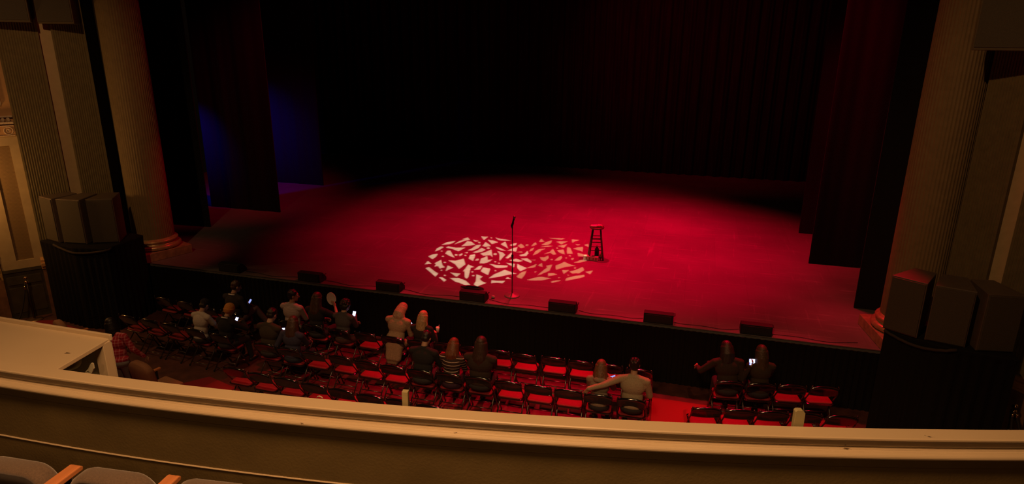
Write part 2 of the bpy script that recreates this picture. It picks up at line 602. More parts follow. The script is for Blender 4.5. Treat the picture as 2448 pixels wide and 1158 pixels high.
for side, nm in ((-1, 'left'), (1, 'right')):
    W = empty('wall_' + nm, wl(side, 0.0, -0.2, 0.0))
    struct(W, 'splayed ochre side wall on the %s of the stage opening' % nm, 'wall')
    Winv = -Vector(W.location)

    def wb(mb, name, material, parent=None, **k):
        o = mb.build(name, material, parent or W, **k)
        if (parent or W) is W:
            o.location = Winv
        return o
    wb(wslab(MB(), side, -4.5, 1.67, -0.45, -0.12, 0, 12.5), 'wall_surface', m_orange)
    # beige panel with the tall grille let into it
    mb = MB()
    for a, c_, z0, z1 in ((-0.61, -0.33, 1.15, 4.0), (-0.015, 0.16, 1.15, 4.0), (-0.33, -0.015, 3.80, 4.0), (-0.33, -0.015, 1.15, 1.33)):
        wslab(mb, side, a, c_, -0.12, -0.06, z0, z1)
    wb(mb, 'beige_panel', m_beige)
    wb(wslab(MB(), side, -0.33, -0.015, -0.12, -0.09, 1.33, 3.8), 'grille', m_grille)
    # frieze with rosettes
    fr = wb(wslab(MB(), side, -2.4, 0.14, -0.12, -0.03, 4.0, 4.22), 'frieze', m_orange)
    rs = MB()
    for k in range(9):
        for r1, r2, oo in ((0.085, 0.066, 0.012), (0.038, 0.02, 0.015)):
            cs = 0.03 - k * 0.24
            ring = []
            for q in range(25):
                th = 2 * PI * q / 24
                ring.append(wl(side, cs + (r1 + r2) / 2 * math.cos(th), -0.03 + oo / 2, 4.11 + (r1 + r2) / 2 * math.sin(th)))
            rs.tube(ring, (r1 - r2) / 2, 6)
        cs = 0.03 - k * 0.24
        rs.ellipsoid(wl(side, cs, -0.03, 4.11), 0.014, 0.014, 0.014, 8, 6)
    for z in (4.01, 4.21):
        rs.tube([wl(side, -2.4, -0.025, z), wl(side, 0.13, -0.025, z)], 0.010, 6)
    wb(rs, 'rosette_ornament', m_orn)
    co = MB()
    wslab(co, side, -2.4, 0.14, -0.12, 0.01, 4.25, 4.29)
    for k in range(28):
        co.ellipsoid(wl(side, 0.06 - k * 0.09, -0.07, 4.33), 0.045, 0.03, 0.045, 10, 6)
    wslab(co, side, -2.4, 0.14, -0.12, -0.05, 4.38, 4.41)
    wb(co, 'scalloped_cornice', m_orn)
    fm = MB()
    for z0, z1, a0, a1 in ((4.62, 4.66, -0.9, -0.0), (5.60, 5.64, -0.9, -0.0), (4.62, 5.64, -0.04, 0.0), (4.62, 5.64, -0.9, -0.86), (4.72, 4.745, -0.8, -0.1), (5.5, 5.53, -0.8, -0.1), (4.72, 5.53, -0.1, -0.075), (4.72, 5.53, -0.8, -0.775)):
        wslab(fm, side, a0, a1, -0.12, -0.08, z0, z1)
    for z in (5.78, 6.02, 6.10):
        wslab(fm, side, -2.4, 0.14, -0.12, -0.04, z, z + 0.035)
    wb(fm, 'framed_moulding', m_orn)
    # dark wainscot, ledge, brown pedestal and gilded strip
    wz = MB()
    wslab(wz, side, -0.62, 0.1, -0.12, -0.07, 0, 1.15)
    for a0, a1, z0, z1 in ((-0.56, -0.28, 0.15, 0.72), (-0.22, 0.04, 0.15, 0.72), (-0.56, 0.04, 0.80, 0.98)):
        wslab(wz, side, a0, a1, -0.07, -0.055, z0, z1)
    wslab(wz, side, -0.62, 0.1, -0.07, -0.045, 1.08, 1.15)
    wb(wz, 'wainscot', m_wains)
    br = MB()
    wslab(br, side, -4.5, -0.62, -0.12, -0.02, 0, 0.95 if side < 0 else 1.12)
    wslab(br, side, 0.1, 1.95, -0.12, 0.13, 0, 1.12)
    wb(br, 'pedestal', m_brown)
    lg = MB()
    wslab(lg, side, 0.09, 1.95, -0.12, 0.16, 1.12, 1.18)
    wslab(lg, side, 0.09, 1.95, -0.12, 0.20, 1.18, 1.27)
    wslab(lg, side, 0.09, 1.95, -0.12, 0.15, 1.27, 1.33)
    wb(lg, 'ledge_moulding', mat('ochre_ledge', (0.50, 0.27, 0.10), 0.4), bevel=0.012)
    gs = MB()
    wslab(gs, side, -0.98, -0.62, -0.12, -0.03, 0.95, 3.9)
    for k in range(30):
        gs.ellipsoid(wl(side, -0.68 - 0.03 * math.sin(k * 1.7), -0.03, 1.03 + k * 0.095), 0.035, 0.02, 0.045, 8, 6)
        gs.ellipsoid(wl(side, -0.90 + 0.02 * math.sin(k * 2.3), -0.03, 1.05 + k * 0.095), 0.022, 0.015, 0.03, 8, 6)
    wb(gs, 'gilded_strip', mat('dull_gilt', (0.45, 0.30, 0.11), 0.4, metal=0.2, noise_s=40, noise_amt=0.4))
    # pilasters
    for a0, a1, o in ((0.15, 0.86, 0.09), (1.08, 1.67, 0.09)):
        pm = MB()
        fluted(pm, side, a0, a1, o, 0.2, 1.33, 12.4)
        wb(pm, 'fluted_pilaster', m_pil)
    wb(wslab(MB(), side, 0.86, 1.08, -0.12, 0.02, 1.33, 12.4), 'cream_strip', m_strip)
    wb(wslab(MB(), side, 1.60, 2.05, -0.90, -0.80, 1.1, 12.4), 'dark_recess', m_wains)
    pm = MB()
    fluted(pm, side, 1.95, 2.30, 0.02, 0.8, 1.1, 12.4, 0.05)
    wb(pm, 'fluted_pier', m_pil)

# ------------------------------------------------------------------ columns
for cx, cy, rz, lab in ((-12.05, 11.75, math.radians(-20), 'large fluted column left of the stage, red glow on its gilded base'),
                        (3.70, 11.74, math.radians(8), 'large fluted column right of the stage, base half hidden by the speakers')):
    t = tag(empty('fluted_column', (cx, cy, 1.1), rz), lab, 'column', 'proscenium columns')
    MB().box((0, 0, 0.10), (1.12, 1.12, 0.20)).build('plinth', m_plinth, t, bevel=0.012)
    prof = [(0.40, 0.20), (0.53, 0.20)]
    for k in range(7):
        th = -PI / 2 + PI * k / 6
        prof.append((0.50 + 0.055 * math.cos(th), 0.255 + 0.055 * math.sin(th)))
    prof += [(0.475, 0.315), (0.465, 0.345), (0.475, 0.365)]
    for k in range(5):
        th = -PI / 2 + PI * k / 4
        prof.append((0.475 + 0.025 * math.cos(th), 0.39 + 0.025 * math.sin(th)))
    prof += [(0.45, 0.42), (0.435, 0.45), (0.41, 0.45)]
    MB().lathe(prof, n=64).build('base', m_gold, t, smooth=True)
    nf = 52
    ring = []
    for i in range(nf * 6):
        ph = (i % 6) / 6.0
        dep = 0.0 if ph < 0.18 else 0.007 * math.sin(PI * (ph - 0.18) / 0.82)
        th = 2 * PI * i / (nf * 6)
        ring.append((dep, th))
    rings = []
    for z, r in ((0.43, 0.432), (4.0, 0.425), (11.2, 0.37)):
        rings.append([Vector(((r - d) * math.cos(th), (r - d) * math.sin(th), z)) for d, th in ring])
    MB().rings(rings).build('shaft', m_col, t)

# ------------------------------------------------------------------ drapes


def drape(name, x0, x1, y, z0, z1, material, label, fold=0.045, pitch=0.24, hem=0.0, group=None, rz=0.0, cat='curtain', th=0.006):
    """pleated cloth hanging in a plane, with thickness"""
    L = abs(x1 - x0)
    n = int(L / 0.022)
    ph = random.random() * 6
    t_front, t_back = [], []
    pts = []
    for i in range(n + 1):
        x = -L / 2 + L * i / n
        a = 2 * PI * x / pitch + ph + 0.9 * math.sin(x * 1.9 + ph)
        pts.append((x, fold * (math.sin(a) + 0.3 * math.sin(2.7 * a + 1))))
    loop = [(x, yy - th) for x, yy in pts] + [(x, yy + th) for x, yy in reversed(pts)]
    rings = []
    for z, k in ((z0, 1.12), (z0 + (z1 - z0) * .3, 1.0), (z1, 0.7)):
        rings.append([Vector((x, yy * k, z - z0)) for x, yy in loop])
    mb = MB()
    nn = len(loop)
    vs = [p for r in rings for p in r]
    fs = []
    for k in range(2):
        for i in range(nn):
            j = (i + 1) % nn
            fs.append((k * nn + i, k * nn + j, (k + 1) * nn + j, (k + 1) * nn + i))
    for k in (0, 2):
        for i in range(n):
            q = (k * nn + i, k * nn + i + 1, k * nn + nn - 2 - i, k * nn + nn - 1 - i)
            fs.append(q if k else tuple(reversed(q)))
    mb.add(vs, fs)
    o = mb.build(name, material, smooth=False)
    o.location = ((x0 + x1) / 2, y, z0)
    o.rotation_euler = (0, 0, rz)
    tag(o, label, cat, group)
    return o


ST = 1.10
drape('stage_curtain', -15.6, -12.42, 14.0, ST + .01, 12, m_velvet, 'black leg curtain nearest the left column', group='leg curtains', fold=0.010, pitch=0.9, th=0.014)
drape('stage_curtain', -13.95, -11.58, 15.9, ST + .01, 12, m_velvet, 'leg curtain on the left with a thin magenta lit edge', group='leg curtains', fold=0.010, pitch=0.9, th=0.014)
drape('stage_curtain', -16.2, -12.35, 19.5, ST + .01, 12, m_velvet, 'deep blue lit leg curtain farthest back on the left', group='leg curtains', fold=0.010, pitch=0.9, th=0.014)
drape('stage_curtain', 3.15, 6.2, 13.0, ST + .01, 12, m_velvet, 'black leg curtain nearest the right column', group='leg curtains', fold=0.010, pitch=0.9, th=0.014)
drape('stage_curtain', 2.68, 6.0, 15.6, ST + .01, 12, m_velvet, 'dark leg curtain on the right with a bright red lit edge', group='leg curtains', fold=0.010, pitch=0.9, th=0.014)
drape('stage_curtain', 2.78, 6.4, 18.2, ST + .01, 12, m_velvet, 'leg curtain on the right with a faint red edge, second behind', group='leg curtains', fold=0.010, pitch=0.9, th=0.014)
drape('backdrop_curtain', -17.0, 8.5, 25.4, ST + .01, 12.3, m_back, 'wide dark backdrop curtain across the rear of the stage', fold=0.06, pitch=0.42)
drape('stage_skirt', -12.5, 3.3, 11.03, 0.005, 1.085, m_skirt, 'black pleated skirt hanging along the stage front', fold=0.012, pitch=0.11, cat='stage skirt')

# ------------------------------------------------------------------ speaker platforms and speakers


def platform(corners, ztop, label, sag):
    cx = sum(c[0] for c in corners) / len(corners)
    cy = sum(c[1] for c in corners) / len(corners)
    t = tag(empty('speaker_platform', (cx, cy, 0)), label, 'platform', 'draped speaker platforms')
    c = [Vector((x - cx, y - cy, 0)) for x, y in corners]
    z = Vector((0, 0, 1))
    MB().hull([p * .97 + z * (ztop - .05) for p in c], [p * .97 + z * ztop for p in c]).build('deck', m_matte, t)
    # cloth: closed loop of pleats hanging to the floor
    loop = []
    for i in range(len(c)):
        a, b_ = c[i], c[(i + 1) % len(c)]
        d = (b_ - a)
        n = int(d.length / 0.03)
        nrm = Vector((d.y, -d.x, 0)).normalized()
        for k in range(n):
            u = k / n
            env = min(1, 6 * u, 6 * (1 - u))
            loop.append((a + d * u, nrm * 0.014 * math.sin(k * 1.3 + i) * env, nrm, env))
    rings = []
    for zz, k, out in ((0.004, 1.4, 0.0), (ztop * .5, 1.0, 0.0), (ztop - 0.10, .6, 0.0), (ztop + 0.002, .2, 0.01), (ztop + 0.025, .2, 0.0)):
        rings.append([p + o * k + n_ * out + z * zz for p, o, n_, e in loop])
    MB().rings(rings).build('skirt', m_skirt, t, smooth=False)
    sw = MB()
    fr = [p for p in loop]
    n0 = int(len(loop) * sag[0]); n1 = int(len(loop) * sag[1])
    pts = []
    for q in range(25):
        u = q / 24
        p, o, n_, e = loop[(n0 + int((n1 - n0) * u)) % len(loop)]
        pts.append(p + n_ * 0.025 + z * (ztop + .01 - 0.10 * math.sin(PI * u)))
    sw.tube(pts, 0.022, 8)
    sw.build('gathered_edge', mat('brown_black_cloth', (0.045, 0.03, 0.02), 0.9), t, smooth=True)
    return t


platform([(-13.28, 9.98), (-12.2, 9.82), (-11.48, 9.95), (-11.55, 10.95), (-12.25, 11.05), (-12.95, 10.7)], 1.80,
         'black draped platform left of the stage carrying three loudspeakers', (0.10, 0.38))
platform([(2.98, 10.33), (3.65, 9.90), (4.52, 9.74), (4.52, 10.15), (4.05, 10.75), (3.25, 10.95)], 1.80,
         'black draped platform right of the stage carrying three loudspeakers', (0.0, 0.22))


def speaker(x, y, z, ang, wf, wb_, dep, h, label, grp='loudspeakers on the platforms', cab=None):
    """trapezoid cabinet; ang = direction the front faces"""
    t = tag(empty('loudspeaker', (x, y, z), ang), label, 'loudspeaker', grp)
    q = [(-wf / 2, 0), (wf / 2, 0), (wb_ / 2, dep), (-wb_ / 2, dep)]
    MB().hull([Vector((a, b_, 0)) for a, b_ in q], [Vector((a, b_, h)) for a, b_ in q]).build('cabinet', cab or m_spkc, t, bevel=0.01)
    MB().box((0, -0.008, h / 2), (wf * .93, 0.016, h * .95)).build('grille', m_spk, t, bevel=0.005)
    return t


speaker(-12.95, 10.02, 1.83, math.radians(-14), 0.50, 0.32, 0.56, 0.95, 'left outer loudspeaker of three, catching orange light on its face')
speaker(-12.36, 10.02, 1.83, math.radians(7), 0.55, 0.34, 0.62, 0.95, 'middle loudspeaker of the three on the left platform')
speaker(-11.79, 10.25, 1.83, math.radians(25), 0.52, 0.33, 0.62, 0.95, 'right inner loudspeaker of the three on the left platform')
speaker(3.14, 10.20, 1.83, math.radians(-34), 0.48, 0.30, 0.62, 0.86, 'loudspeaker on the right platform nearest the column')
speaker(3.67, 9.98, 1.83, math.radians(-16), 0.50, 0.32, 0.62, 0.86, 'middle loudspeaker of the three on the right platform')
speaker(4.27, 9.90, 1.83, math.radians(10), 0.50, 0.32, 0.62, 0.86, 'loudspeaker on the right platform nearest the edge of the picture')
# flown speakers at the top of the picture
m_fly = mat('olive_speaker_paint', (0.10, 0.075, 0.035), 0.7, noise_s=14, noise_amt=0.1)
for x, y, z, a, l in ((-12.62, 10.75, 6.22, 28, 'box loudspeaker hung high beside the left column'),
                      (-13.05, 10.15, 6.24, 40, 'box loudspeaker hung high on the far left wall'),
                      (3.72, 10.45, 5.90, -22, 'box loudspeaker hung high beside the right column'),
                      (4.42, 10.05, 5.86, -30, 'box loudspeaker hung high at the far right')):
    t = speaker(x, y, z, math.radians(a), 0.66 if x < 0 else 0.62, 0.5, 0.55, 1.6, l, 'loudspeakers hung above the platforms', m_fly)
    MB().tube([(0.2, .25, 1.6), (0.2, .25, 6.2)], 0.01, 6).tube([(-0.2, .25, 1.6), (-0.2, .25, 6.2)], 0.01, 6).build('hanging_wire', m_tube, t)

# ------------------------------------------------------------------ monitors along the stage edge
mon = tag(empty('stage_monitor', (-9.55, 11.16, ST)), None, 'speaker', 'low fill speakers along the stage edge')
q = [(-0.25, 0.0), (-0.25, 0.36), (-0.25, 0.30), (-0.25, 0.06)]
mb = MB()
pr = [(0.0, 0), (0.27, 0), (0.27, 0.07), (0.13, 0.205), (0.0, 0.195)]
mb.hull([Vector((-0.26, a, c_)) for a, c_ in pr], [Vector((0.26, a, c_)) for a, c_ in pr])
mb.build('cabinet', m_matte, mon, bevel=0.008)
MB().box((0, -0.006, 0.098), (0.46, 0.012, 0.15)).build('grille', m_rub, mon)
MB().tube([(0.262, 0.12, 0.14), (0.285, 0.12, 0.15), (0.285, 0.22, 0.15), (0.262, 0.22, 0.14)], 0.008, 6).build('handle', m_rub, mon)
mk = kid_tree(mon)
mlabs = ['first from the left, lost in the dark', 'second from the left',
         'third from the left', 'just left of the microphone stand',
         'first one right of the microphone stand', 'second from the right',
         'nearest the right column']
for i, x in enumerate((-9.55, -7.58, -5.77, -3.97, -2.19, -0.42, 1.25)):
    o = mon if i == 0 else copy_tree(mon, mk)
    o.location = (x, 11.12, ST)
    o['label'] = 'low black speaker on the stage edge, ' + mlabs[i]
for i, (a, c_) in enumerate(((-7.3, -6.05), (-5.5, -4.25), (-3.68, -2.46), (-1.9, -0.7), (-0.14, 0.98), (1.53, 2.9), (-9.25, -7.86))):
    pts = []
    for k in range(20):
        u = k / 19
        pts.append((a + (c_ - a) * u, 11.30 - 0.07 * math.sin(PI * u) + 0.03 * math.sin(u * 9 + i), ST + 0.009))
    tag(MB().tube(pts, 0.005, 6).build('audio_cable', m_rub, smooth=True),
        'thin black cable on the stage edge ' + ['right of the second speaker', 'right of the third speaker', 'right of the fourth speaker, passing the microphone stand',
        'right of the fifth speaker', 'right of the sixth speaker', 'running from the last speaker to the right column', 'between the first and second speakers'][i], 'cable', 'cables linking the edge speakers')
t = MB()
pts = []
for k in range(60):
    th = k * 0.42
    pts.append((-4.19 + (0.13 + 0.03 * math.sin(k * .7)) * math.cos(th) * 1.6, 11.78 + 0.07 * math.sin(th), ST + 0.009 + 0.0005 * k))
tag(t.tube(pts, 0.009, 6).build('coiled_cable', m_rub, smooth=True), 'small black coil of cable on the floor behind the fourth edge speaker', 'cable')
tag(MB().ellipsoid((-3.63, 11.42, ST + 0.032), 0.04, 0.03, 0.03).build('cable_connector', mat('pale_plastic', (0.6, 0.5, 0.5), 0.4), smooth=True),
    'small pale connector glinting just right of the fourth edge speaker', 'connector')

# ------------------------------------------------------------------ microphone stand
t = tag(empty('microphone_stand', (-3.31, 11.66, ST)), 'straight microphone stand with a round base near the stage edge', 'microphone stand')
MB().lathe([(0.0, 0.0), (0.155, 0.0), (0.155, 0.012), (0.14, 0.024), (0.05, 0.04), (0.022, 0.06), (0.0, 0.06)], n=40).build('base', mat('base_metal', (0.34, 0.32, 0.32), 0.5, metal=0.3), t, smooth=True)
MB().tube([(0, 0, 0.05), (0, 0, 0.82)], 0.013, 10).tube([(0, 0, 0.8), (-.008, 0, 1.42)], 0.009, 10).build('pole', m_blk, t, smooth=True)
MB().tube([(0, 0, 0.78), (-.001, 0, 0.86)], 0.021, 12).build('clutch', m_blk, t, smooth=True)
MB().tube([(-.008, 0, 1.40), (-.012, 0, 1.46)], 0.016, 10).tube([(-.02, 0, 1.44), (0.005, 0.01, 1.52)], 0.022, 12).build('clip', m_rub, t, smooth=True)
t = tag(empty('microphone', (-3.335, 11.66, ST + 1.42)), 'handheld microphone resting in the clip on top of the stand', 'microphone')
MB().tube([(0, 0, 0), (0.045, 0.015, 0.175)], 0.012, 12, 0.019).build('body', m_rub, t, smooth=True)
MB().ellipsoid((0.052, 0.018, 0.20), 0.027, 0.027, 0.03).build('mesh_head', mat('mic_mesh', (0.35, 0.33, 0.33), 0.35, metal=0.8, noise_s=300, noise_amt=.4), t, smooth=True)

# ------------------------------------------------------------------ stool and the things on and under it
t = tag(empty('bar_stool', (-2.09, 14.50, ST), math.radians(12)), 'tall round-seated dark wooden bar stool standing right of the microphone stand', 'stool')
MB().lathe([(0, 0.725), (0.13, 0.725), (0.165, 0.735), (0.172, 0.75), (0.165, 0.765), (0.14, 0.76), (0.0, 0.752)], n=40).build('seat', m_wood, t, smooth=True)
LG = []
for sx, sy in ((-1, -1), (1, -1), (1, 1), (-1, 1)):
    a = Vector((sx * .085, sy * .085, 0.73)); c_ = Vector((sx * .165, sy * .165, 0.0))
    LG.append((a, c_))
    MB().tube([a, a.lerp(c_, .5), c_], 0.016, 10, 0.021).build('leg', m_wood, t, smooth=True)
for i in range(4):
    for u in ((0.42, 0.68) if i % 2 == 0 else (0.50, 0.76)):
        A = LG[i][0].lerp(LG[i][1], u); B = LG[(i + 1) % 4][0].lerp(LG[(i + 1) % 4][1], u)
        MB().tube([A, B], 0.010, 8).build('rung', m_wood, t, smooth=True)
for i in range(0, 4, 2):
    A = LG[i][0].lerp(LG[i][1], .30); B = LG[(i + 1) % 4][0].lerp(LG[(i + 1) % 4][1], .30)
    MB().tube([A, B], 0.009, 8).build('rung', m_wood, t, smooth=True)


def cloth_lump(name, c, dx, dy, dz, material, label, rz, cat, seed):
    mb = MB()
    n, mm = 26, 10
    rings = []
    for j in range(mm + 1):
        v = j / mm
        z = dz * v
        ring = []
        for i in range(n):
            th = 2 * PI * i / n
            k = (1 - 0.25 * v ** 3) * (1 + 0.10 * math.sin(3 * th + seed) + .06 * math.sin(7 * th + seed * 2 + v * 3))
            ring.append(Vector((dx * k * math.cos(th), dy * k * math.sin(th), z * (1 + .12 * math.sin(th * 2 + seed)))))
        rings.append(ring)
    o = mb.rings(rings).build(name, material, smooth=True)
    o.location = c
    o.rotation_euler = (0, 0, rz)
    return tag(o, label, cat)


cloth_lump('folded_towel', (-2.16, 14.49, ST + .765), 0.085, 0.045, 0.04, m_white, 'small cream folded towel on the left of the stool seat', 0.3, 'towel', 1.0)
cloth_lump('folded_towel', (-2.03, 14.53, ST + .765), 0.065, 0.05, 0.045, mat('pink_cloth', (0.6, 0.35, 0.35), 0.8), 'crumpled pinkish cloth on the right of the stool seat', -0.2, 'cloth', 2.4)
t = tag(empty('water_bottle', (-2.08, 14.60, ST)), 'dark round bottle standing on the floor inside the stool legs', 'bottle')
MB().lathe([(0, 0), (0.05, 0), (0.052, 0.01), (0.052, 0.17), (0.045, 0.205), (0.02, 0.235), (0.018, 0.255), (0, 0.255)], n=24).build('bottle_body', m_rub, t, smooth=True)
MB().lathe([(0, 0.25), (0.021, 0.25), (0.021, 0.275), (0, 0.275)], n=16).build('cap', mat('red_cap', (0.5, 0.25, 0.25), 0.5), t, smooth=True)
t = tag(empty('carton_box', (-2.17, 14.33, ST), math.radians(-6)), 'low pale carton lying on the floor at the foot of the stool', 'carton')
MB().box((0, 0, 0.05), (0.34, 0.11, 0.10)).build('carton', m_white, t, bevel=0.008)
for k, xx in enumerate((-.1, -.02, .07, .13)):
    MB().box((xx, -0.056, 0.05), (0.03, 0.003, 0.06)).build('printed_mark', mat('carton_print', (0.45, 0.12, 0.10), 0.6), t)
tag(MB().ellipsoid((-1.96, 14.56, ST + .06), 0.055, 0.055, 0.06).build('round_cup', mat('pink_cup', (0.45, 0.22, 0.2), 0.5), smooth=True), 'small round reddish cup on the floor behind the carton', 'cup')

# ------------------------------------------------------------------ gobo spotlights throwing broken-glass shards
def px_floor(cx, cy, ox, oy, sc):
    x = ox + cx / sc; y = oy + cy / sc
    d = (x - 1224) / F_PX * R_ - (y - 579) / F_PX * U_ + fwd
    k = (ST - 6.0) / d.z
    return d.x * k, d.y * k


SH_A = [[(540,335),(640,285),(790,262),(750,295),(690,320)],[(765,325),(850,268),(960,232),(895,235),(1000,203),(1040,245),(960,258),(850,295)],
[(1230,185),(1355,192),(1280,250)],[(1090,245),(1200,262),(1130,278)],[(1475,205),(1540,222),(1640,235),(1750,260),(1620,258),(1530,250)],
[(1345,245),(1440,255),(1525,285),(1420,320)],[(890,355),(950,310),(990,268),(1060,275),(1130,330),(1040,345)],[(1310,280),(1400,350),(1300,368),(1255,350)],
[(1650,272),(1700,395),(1570,320)],[(435,445),(470,390),(540,357),(590,368),(520,415)],[(625,380),(660,355),(790,380),(960,378),(840,445),(740,405)],
[(995,428),(1060,400),(1150,335),(1235,328),(1180,390),(1080,430)],[(1085,465),(1180,425),(1240,382),(1310,418),(1240,455),(1150,470)],
[(1480,365),(1560,385),(1660,435),(1590,430),(1510,400)],[(610,480),(650,430),(700,430),(730,490),(775,555),(700,530)],
[(1215,485),(1320,450),(1410,412),(1430,545),(1390,510),(1270,520)],[(1510,440),(1600,460),(1650,500),(1550,610),(1550,490)],
[(318,530),(400,495),(485,485),(450,540),(390,580)],[(1015,570),(1040,510),(1120,490),(1130,520),(1090,610)],[(850,500),(900,475),(910,500),(860,530)],
[(945,470),(1010,450),(990,480)],[(1205,650),(1230,570),(1340,525),(1345,590),(1430,585),(1360,630),(1280,655)],[(258,670),(310,608),(375,660)],
[(425,650),(540,590),(560,680),(605,720),(515,742),(490,700),(425,708),(450,670)],[(660,600),(790,605),(930,570),(960,670),(850,748),(780,665)],
[(1125,600),(1160,570),(1195,575),(1180,605)],[(270,735),(330,715),(440,800),(490,825),(440,882),(370,820)],[(650,690),(750,725),(620,785)],
[(915,790),(960,740),(1010,672),(1110,715),(1050,730),(1010,890),(980,920),(950,890),(945,790)],[(1110,765),(1190,700),(1250,693),(1210,760)],
[(1225,790),(1265,722),(1390,745),(1350,855),(1290,825)],[(1375,660),(1500,680),(1690,690),(1680,720),(1590,732),(1490,730)],
[(695,810),(875,830),(805,885)],[(1364,910),(1460,840),(1560,800),(1640,762),(1740,800),(1845,830),(1700,850),(1540,885)],
[(500,890),(560,895),(630,940),(590,968)],[(690,905),(840,905),(960,950),(1045,1025),(950,1028),(850,985),(790,970)],
[(1150,840),(1260,880),(1205,920),(1240,960),(1320,990),(1165,1052),(1105,1020),(1145,950)],[(1405,995),(1415,945),(1520,955),(1650,955),(1600,998),(1500,985)],
[(1650,920),(1690,888),(1755,925)],[(1725,335),(1790,310),(1850,300),(1830,340),(1760,350)]]
SD_A = [(550,440,12),(570,530,14),(605,635,15),(800,505,20),(960,515,14),(1080,800,14),(1095,865,16),(1480,780,12),(1475,625,14),(1200,292,16),(1475,492,24),(1355,388,22),(1410,210,12),(545,772,12),(605,860,13),(1540,650,13)]
SH_B1 = [[(95,430),(190,390),(270,370),(240,450),(180,440)],[(60,560),(120,500),(170,460),(160,530),(100,570)],[(125,600),(250,570),(360,610),(280,630)],
[(260,660),(430,735),(320,790),(270,740)],[(70,640),(220,660),(210,720),(130,680)],[(300,510),(400,480),(440,435),(455,480),(420,525),(330,530)],[(320,570),(440,565),(515,620),(500,645),(410,610)]]
SH_B = [[(800,210),(960,215),(1090,220),(1030,245),(960,238)],[(640,280),(680,222),(735,280)],[(675,335),(770,280),(865,250),(850,300),(790,335)],
[(510,355),(545,310),(580,285),(605,320),(550,350)],[(940,275),(1040,268),(1135,275),(1080,300),(1030,325)],[(1205,235),(1335,250),(1260,270),(1220,295)],
[(660,370),(780,345),(880,350),(800,368)],[(965,350),(1060,335),(1135,315),(1070,385)],[(1270,320),(1360,325),(1310,345)],[(1230,395),(1310,375),(1400,365),(1395,450)],
[(1420,335),(1490,310),(1500,370)],[(470,450),(500,400),(560,375),(530,430)],[(535,515),(580,440),(640,405),(760,395),(680,430),(620,480)],
[(725,490),(830,450),(880,402),(940,495),(880,505),(850,470)],[(950,425),(1065,412),(1085,495),(1000,470)],[(1130,370),(1180,380),(1225,485),(1125,485)],
[(1310,470),(1400,490),(1470,500),(1450,535),(1320,530)],[(650,545),(740,548),(800,512),(810,560),(750,615),(690,600)],[(910,605),(970,550),(1030,520),(1040,560),(1000,600)],
[(1190,580),(1220,555),(1245,570),(1220,595)],[(1240,640),(1350,600),(1470,570),(1460,610),(1340,640)],[(620,690),(690,645),(700,715)],
[(930,690),(1000,665),(1080,622),(1160,665),(1270,695),(1120,710),(1000,740),(935,765)],[(760,695),(870,672),(820,780),(700,830),(615,862),(720,770),(790,720)],
[(1040,770),(1165,768),(1070,835)],[(1170,795),(1290,760),(1395,715),(1420,770),(1330,830),(1270,820),(1220,830)],[(1440,800),(1575,775),(1525,842)],
[(800,820),(880,820),(960,845),(800,875)],[(430,940),(560,900),(680,885),(850,912),(700,945),(550,950)],[(850,965),(950,945),(1030,948),(860,990)],
[(1095,955),(1120,905),(1260,870),(1420,852),(1430,885),(1280,920)],[(430,730),(600,660),(570,720),(480,735)],[(250,880),(330,810),(420,780),(400,840),(340,920),(280,900)],
[(270,350),(330,310),(400,370),(330,390)],[(230,460),(340,445),(360,465)],[(470,590),(590,590),(560,603)]]
SD_B = [(955,388,14),(860,585,16),(1110,560,12),(1175,522,15),(1265,732,16),(985,900,10),(1140,855,10),(580,800,12),(430,335,20)]


